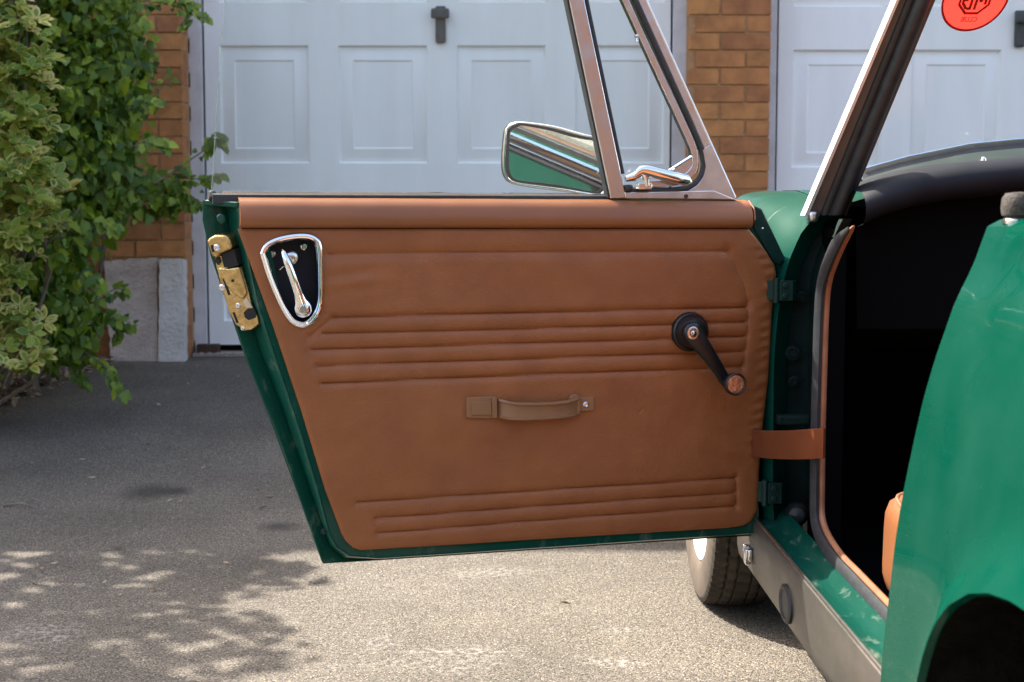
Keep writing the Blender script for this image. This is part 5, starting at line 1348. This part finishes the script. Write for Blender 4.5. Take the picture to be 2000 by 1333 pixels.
# --- pull handle
def dl(px, py, w_=W0): u, z = duz(px, py, w_); return u, z
ph_ = MB(); rings = []
for px, pyt, pyb, w_, th in ((970, 778, 816, .004, .006), (980, 779.5, 818.5, .011, .007), (992, 783, 821, .018, .007), (1010, 785.5, 822, .0235, .007), (1045, 786, 821, .027, .007), (1080, 785, 819, .0265, .007), (1105, 782, 817, .023, .007), (1118, 779, 815, .017, .007), (1127, 776, 811, .009, .006), (1132, 776, 809, .003, .005)):
    u, zt = dl(px, pyt, w_); _, zb = dl(px, pyb, w_); zc = (zt + zb) / 2; h = (zt - zb) / 2
    rings.append([D(u, W0 - .004 + w_ + dw * th, zc + o * h) for o, dw in ((1, -.1), (.97, .7), (.86, 1), (.72, 1), (.66, .55), (.55, .5), (-.55, .5), (-.66, .55), (-.72, 1), (-.86, 1), (-.97, .7), (-1, -.1), (-.9, -.6), (.9, -.6))])
ph_.loft(rings); obj('pull_handle', ph_, MT['pull'], door, smooth=40)
def plate(pxs, w0, w1, name, mat, bev=.0015):
    m = MB(); a_ = P2(pxs, w1); m.loft([[D(u, w0, z) for u, z in a_], [D(u, w1, z) for u, z in a_]]); return obj(name, m, mat, door, bevel=bev)
plate([(912, 779), (914, 777), (968, 775), (970, 816), (960, 818), (912, 817)], 0, W0 + .006, 'handle_mount', MT['pull'])
plate([(922, 786), (960, 785), (961, 811), (922, 812)], 0, W0 + .0085, 'handle_cover', MT['pull'], .001)
plate([(962, 777), (971, 777), (972, 817), (962, 817)], 0, W0 + .0105, 'handle_cover', MT['pull'], .001)
plate([(1114, 777), (1120, 771), (1127, 771), (1133, 778), (1134, 808), (1118, 812)], 0, W0 + .010, 'handle_mount', MT['pull'])
plate([(1130, 777), (1160, 775), (1161, 802), (1132, 804)], 0, W0 + .0035, 'handle_tab', MT['pull'], .001)
m = dlathe(1144, 790.5, W0 + .0035, [(.0050, 0), (.0050, .0012), (.0035, .0022), (.0022, .0008), (.0005, .0008)], 18); obj('screw', m, MT['steel'], door)

# --- brass coloured door lock on the shut face
def shutp(px, py, lift):
    """point on the sloping shut face (between the inner edge and the flange root), lifted along its normal"""
    a1 = Vector(D(*inn[1][:1], -.004, inn[1][1])); a2 = D(inn[4][0], -.004, inn[4][1]); m1 = D(outf[2][0], WF, outf[2][1])
    nn = (a2 - a1).cross(m1 - a1).normalized()
    if nn.dot(EYE - a1) < 0: nn = -nn
    p = atPlane(px, py, a1, nn); return p + nn * lift, nn
def shut_plate(pxs, l0, l1, name, mat, bev=.0015, lob=None):
    m = MB(); A_ = [shutp(a, b_, l1) for a, b_ in pxs]; m.loft([[p - nn * (l1 - l0) for p, nn in A_], [p for p, nn in A_]]); return obj(name, m, mat, door, bevel=bev)
shut_plate([(410, 470), (414, 464), (426, 458), (445, 458), (452, 462), (459, 482), (455, 486), (433, 495), (429, 503), (420, 499)], -.02, .010, 'latch_block', MT['brass'], .003)
shut_plate([(421, 496), (429, 500), (437, 497), (447, 524), (472, 522), (488, 573), (492, 592), (504, 618), (507, 632), (493, 644), (480, 646), (462, 634), (448, 606), (434, 560), (424, 520)], -.02, .003, 'lock_plate', MT['brass'], .0015)
shut_plate([(430, 522), (450, 524), (471, 521), (486, 571), (478, 584), (461, 574), (446, 556)], .001, .007, 'lock_case', MT['brass'], .002)
shut_plate([(434, 496), (460, 486), (468, 518), (450, 523), (440, 521)], -.02, .0045, 'latch_slot', MT['void'], .0)
shut_plate([(425, 500), (431, 503), (434, 512), (429, 517), (424, 510)], .001, .0055, 'latch_claw', MT['void'], .0)
shut_plate([(478, 610), (486, 602), (498, 601), (503, 612), (501, 620), (488, 625), (481, 620)], .001, .0040, 'lock_hole', MT['void'], .0)
shut_plate([(484, 580), (496, 600), (484, 600), (477, 588)], .001, .0043, 'stain_plate', MT['alu'], .0)
shut_plate([(437, 545), (441, 543), (452, 575), (448, 577)], .001, .0036, 'lock_slot', MT['void'], .0)
shut_plate([(456, 610), (460, 609), (468, 630), (464, 631)], .001, .0036, 'lock_slot', MT['void'], .0)
shut_plate([(418, 478), (422, 476), (425, 490), (421, 491)], .008, .0106, 'lock_slot', MT['void'], .0)
shut_plate([(456, 545), (461, 544), (462, 549), (457, 550)], .005, .0075, 'lock_slot', MT['void'], .0)
for px, py, r in ((430, 483, .0062), (436, 562, .006), (467, 597, .005), (476, 641, .004)):
    p, nn = shutp(px, py, .010 if py < 500 else .003); m = MB(); m.lathe(p - nn * .002, nn, [(r, 0), (r, .0025), (r * .75, .004), (r * .3, .0042), (.0005, .003)], 16); obj('lock_rivet', m, MT['steel'], door)
# sun patch painted in as a small green disc, top of the shut face
p, nn = shutp(430, 428, -.004); m = MB(); m.lathe(p, nn, [(.008, -.004), (.008, .002), (.006, .0035), (.0005, .004)], 18); obj('sun_patch', m, MT['paint'], door)
p, nn = shutp(632, 1039, .001); m = MB(); m.lathe(p, nn, [(.0045, -.003), (.0045, .0006), (.0005, .0008)], 14); obj('drain_plug', m, MT['void'], door)

# --- door glass, quarter light and frame
WG = -.024
def wp(px, py, w_=WG): u, z = duz(px, py, w_); return u, z
def wpoly(pts, w_): return [wp(a, b_, w_) for a, b_ in pts]
# drop glass: continues above the frame of the photo
t0 = [(412, 384), (414, 355), (424, 200), (437, 20), (452, -140), (475, -190), (560, -215), (1060, -215), (1120, -20), (1150, 130), (1196, 384)]
b = MB(); P_ = wpoly(t0, WG); nb_ = len(P_)
b.loft([[D(u, WG - .0022, z) for u, z in P_], [D(u, WG + .0022, z) for u, z in P_]])
obj('window_glass', b, MT['glass'], door, bevel=0)
b = MB(); b.tube([D(u, WG, z) for u, z in wpoly([(412.5, 384), (414.5, 355), (424.5, 200), (437.5, 20), (452.5, -140)], WG)], .0010, 6); obj('glass_edge', b, glass_mat('ground_glass_edge', (.85, .91, .89), .14), door)
def frame_bar(name, ptsA, ptsB, w0, w1, mat, bev=.0015):
    """strip between two photo edges A and B (same count), as a bar from depth w0 to w1"""
    m = MB(); rings = []
    for (a, b_) in zip(ptsA, ptsB):
        (u0, z0), (u1, z1) = wp(*a, w1), wp(*b_, w1)
        rings.append([D(u0, w0, z0), D(u1, w0, z1), D(u1, w1, z1), D(u0, w1, z0)])
    m.loft(rings); return obj(name, m, mat, door, bevel=bev, smooth=40)
def ext(p0, p1, y): t = (y - p0[1]) / (p1[1] - p0[1]); return (p0[0] + (p1[0] - p0[0]) * t, y)
# rear post of the quarter light (zoomed edges)
L0, L1 = (1112, 0), (1193, 388); R0, R1 = (1142, 0), (1214, 340)
ysv = [388, 340, 260, 170, 80, 0, -80, -160]
frame_bar('division_post', [ext(L0, L1, y) for y in ysv], [ext(R0, R1, y) for y in ysv], -.034, -.008, MT['steel'], .002)
frame_bar('division_felt', [ext((1107.5, 0), (1189, 388), y) for y in ysv], [ext((1112, 0), (1193, 388), y) for y in ysv], -.032, -.013, MT['greyrubber'], .001)
frame_bar('quarter_rubber', [ext((1142.5, 0), (1214.5, 340), y) for y in ysv[1:]] , [ext((1150, 0), (1221, 340), y) for y in ysv[1:]], -.032, -.011, MT['rubber'], .002)
# bottom rail of the quarter light
frame_bar('quarter_base', [(1193, 388.5), (1260, 389), (1330, 389.5), (1345, 390), (1440, 391)], [(1214, 375), (1260, 375), (1326, 374), (1345, 373), (1395, 372)], -.034, -.009, MT['alu'], .002)
# outer front frame: straight bar, then the corner casting
fo0, fo1 = (1262, 0), (1437, 388)           # bright front edge
FO = [ext(fo0, fo1, y) for y in (283, 200, 120, 40, 0, -80, -160)]
FI = [ext((1240, 0), (1372, 293), y) for y in (296, 212, 128, 46, 0, -80, -160)]
frame_bar('front_frame', FI, FO, -.036, -.012, MT['steel'], .0015)
CC = [(1388, 282), (1393, 288), (1438, 388), (1326, 389), (1326, 376), (1345, 373), (1362, 362), (1374, 346), (1378, 326), (1374, 300), (1372, 294)]
b = MB(); a_ = wpoly(CC, -.010); b.loft([[D(u, -.036, z) for u, z in a_], [D(u, -.010, z) for u, z in a_]]); obj('corner_casting', b, MT['alu'], door, bevel=.001)
m = MB(); c = dpx(1340, 384, -.009); m.lathe(c, DN, [(.004, -.002), (.004, .001), (.003, .0018), (.0005, .001)], 12); obj('screw', m, MT['wood'], door)
b = MB(); a_ = [wp(*ext(fo0, fo1, y), -.012) for y in (385, 283, 120, 0, -160)]; b.tube([D(u - .0006, -.0125, z) for u, z in a_], .0016, 6); obj('bright_edge', b, MT['chrome'], door)
# pivoting quarter light: rubber loop, metal rim, glass
RUB = [ext((1240, 0), (1372, 293), y) for y in (-160, -40, 60, 150, 240)] + [(1366, 282), (1372, 300), (1374, 322), (1370, 342), (1358, 358), (1340, 368), (1318, 372.5), (1280, 373), (1240, 373.5), (1224, 373)]
def path3(pts, w_): return [D(*wp(a, b_, w_)[:1], w_, wp(a, b_, w_)[1]) for a, b_ in pts]
rp = catmull([tuple(p) for p in path3(RUB, -.016)], 5)
b = MB(); b.tube(rp, .0062, 10, up=DN); obj('quarter_rubber', b, MT['rubber'], door, smooth=60)
RIMO = [ext((1228, 0), (1360, 283), y) for y in (-160, -40, 60, 150, 240)] + [(1356, 276), (1362, 296), (1364, 318), (1360, 336), (1348, 350), (1332, 360), (1300, 365), (1260, 366)]
RIMI = [ext((1215, 0), (1347, 287), y) for y in (-160, -40, 60, 150, 240)] + [(1343, 278), (1350, 296), (1353, 312), (1352, 324), (1343, 336), (1328, 346), (1300, 352), (1262, 354)]
ro = catmull(RIMO, 3); ri = catmull(RIMI, 3)
frame_bar('quarter_rim', [tuple(p) for p in ri], [tuple(p) for p in ro], -.024, -.011, MT['steel'], .0008)
WT = P2([(1297, 340), (1350, 306), (1354, 318), (1352, 332), (1340, 345), (1318, 350)], -.014); b = MB(); b.loft([[D(u, -.020, z) for u, z in WT], [D(u, -.0135, z) for u, z in WT]]); obj('corner_gusset', b, MT['steel'], door, bevel=.001)
b = MB(); b.tube(path3([(1296, 341), (1350, 307)], -.012), .0026, 8); obj('gusset_bead', b, MT['chrome'], door)
QG = [(1150, 0), (1222, 368), (1300, 368), (1350, 350), (1352, 290), (1215, -10), (1160, -160), (1120, -160)]
b = MB(); a_ = wpoly([(1118, -160), (1222, 369), (1340, 355), (1357, 310), (1145, -160)], -.020); b.loft([[D(u, -.022, z) for u, z in a_], [D(u, -.018, z) for u, z in a_]]); obj('quarter_glass', b, MT['screen'], door)
frame_bar('quarter_top', [(1076, -156), (1130, -157), (1192, -158)], [(1074, -172), (1128, -173), (1188, -174)], -.036, -.010, MT['steel'], .002)
# friction pin of the quarter light
b = MB(); b.tube(path3([(1244, 68), (1244, 82)], -.012), .0032, 8); b.tube(path3([(1240, 72), (1246, 72)], -.010), .0022, 8); obj('friction_pin', b, MT['steel'], door)
# catch handle
b = MB(); pa = path3([(1238, 345), (1252, 333), (1262, 333), (1290, 340), (1320, 348), (1343, 353), (1349, 355)], .004)
b.tube(pa, [.003, .0075, .0095, .0105, .0105, .0095, .005], 14, flat=.75); obj('quarter_catch', b, MT['chrome'], door, smooth=60)
b = MB(); b.tube(path3([(1222, 350), (1238, 346), (1254, 336)], -.006), [.005, .0075, .0085], 12); obj('catch_pivot', b, MT['chrome'], door, smooth=60)
b = MB(); b.tube(path3([(1259, 338), (1262, 352), (1264, 366)], -.002), [.008, .0055, .0045], 10); b.box(dpx(1258, 364, -.006), .026, .012, .012, (DD, DN, Vector((0, 0, 1)))); obj('catch_bracket', b, MT['chrome'], door, smooth=50, bevel=.0015)
b = MB(); b.box(dpx(1226, 368, -.012), .014, .02, .012, (DD, DN, Vector((0, 0, 1)))); obj('quarter_rubber', b, MT['rubber'], door, bevel=.004)

# --- door mirror beyond the glass
mw = -.135
MO = [(1004, 240), (1016, 238), (1080, 246), (1140, 262), (1172, 270), (1186, 284), (1187, 362), (1182, 376), (1168, 382), (1120, 376), (1040, 366), (1000, 358), (986, 346), (981, 320), (985, 262), (992, 246)]
moc = catmull(MO + [MO[0]], 4)[:-1]
mc = np.array(wp(1085, 312, mw))
# the head is turned a little: tilt the plane about its centre
MTILT, MYAW = math.radians(22), math.radians(-33)
_mn = (DN - DD * math.tan(MYAW) - Vector((0, 0, math.tan(MTILT)))).normalized(); _mp0 = D(mc[0], mw, mc[1])
mo = []
for p in moc:
    q_ = atPlane(p[0], p[1], _mp0, _mn); mo.append(((q_ - Vector((HX, HY, 0))).dot(DD), q_.z))
def mpt(u, z, w_):
    du_, dz_ = u - mc[0], z - mc[1]
    return D(mc[0] + du_, mw + w_ + du_ * math.tan(MYAW) + dz_ * math.tan(MTILT), mc[1] + dz_)
def msc(s): return [(mc[0] + (u - mc[0]) * s, mc[1] + (z - mc[1]) * (s if s > .9 else s)) for u, z in mo]
def minset(d): return [tuple(np.array(p) + (mc - np.array(p)) / np.linalg.norm(mc - np.array(p)) * d) for p in mo]
b = MB(); b.loft([[mpt(u, z, w_) for u, z in minset(d)] for d, w_ in ((.0050, .001), (.0042, .0035), (.002, .0045), (0, .0025), (-.001, -.003), (.002, -.016), (.012, -.032), (.03, -.042), (.045, -.045))], True, False); mh = obj('mirror_shell', b, MT['chrome'], door, smooth=60)
b = MB(); b.loft([[mpt(u, z, w_) for u, z in minset(d)] for d, w_ in ((.0050, .0014), (.0095, .0020), (.0105, .0006))], True, False); obj('mirror_gasket', b, MT['rubber'], door, smooth=50)
b = MB(); r_ = [mpt(u, z, .0006) for u, z in minset(.0098)]; b.add(r_, [tuple(range(len(r_)))]); obj('mirror_glass', b, MT['mirror'], door, smooth=0)
b = MB(); r_ = [mpt(u, z, -.044) for u, z in minset(.044)]; b.add(r_, [tuple(range(len(r_)))]); obj('mirror_back', b, MT['chrome'], door, smooth=0)
u_, z_ = wp(1150, 372, mw); b = MB(); b.tube([D(mc[0] - .03, mw - .03, mc[1] - .03), D(u_, mw - .01, z_ - .015), D(u_ - .01, -.085, .835), D(u_ - .01, -.062, .825)], [.012, .009, .008, .013], 12); obj('mirror_arm', b, MT['chrome'], door, smooth=60)
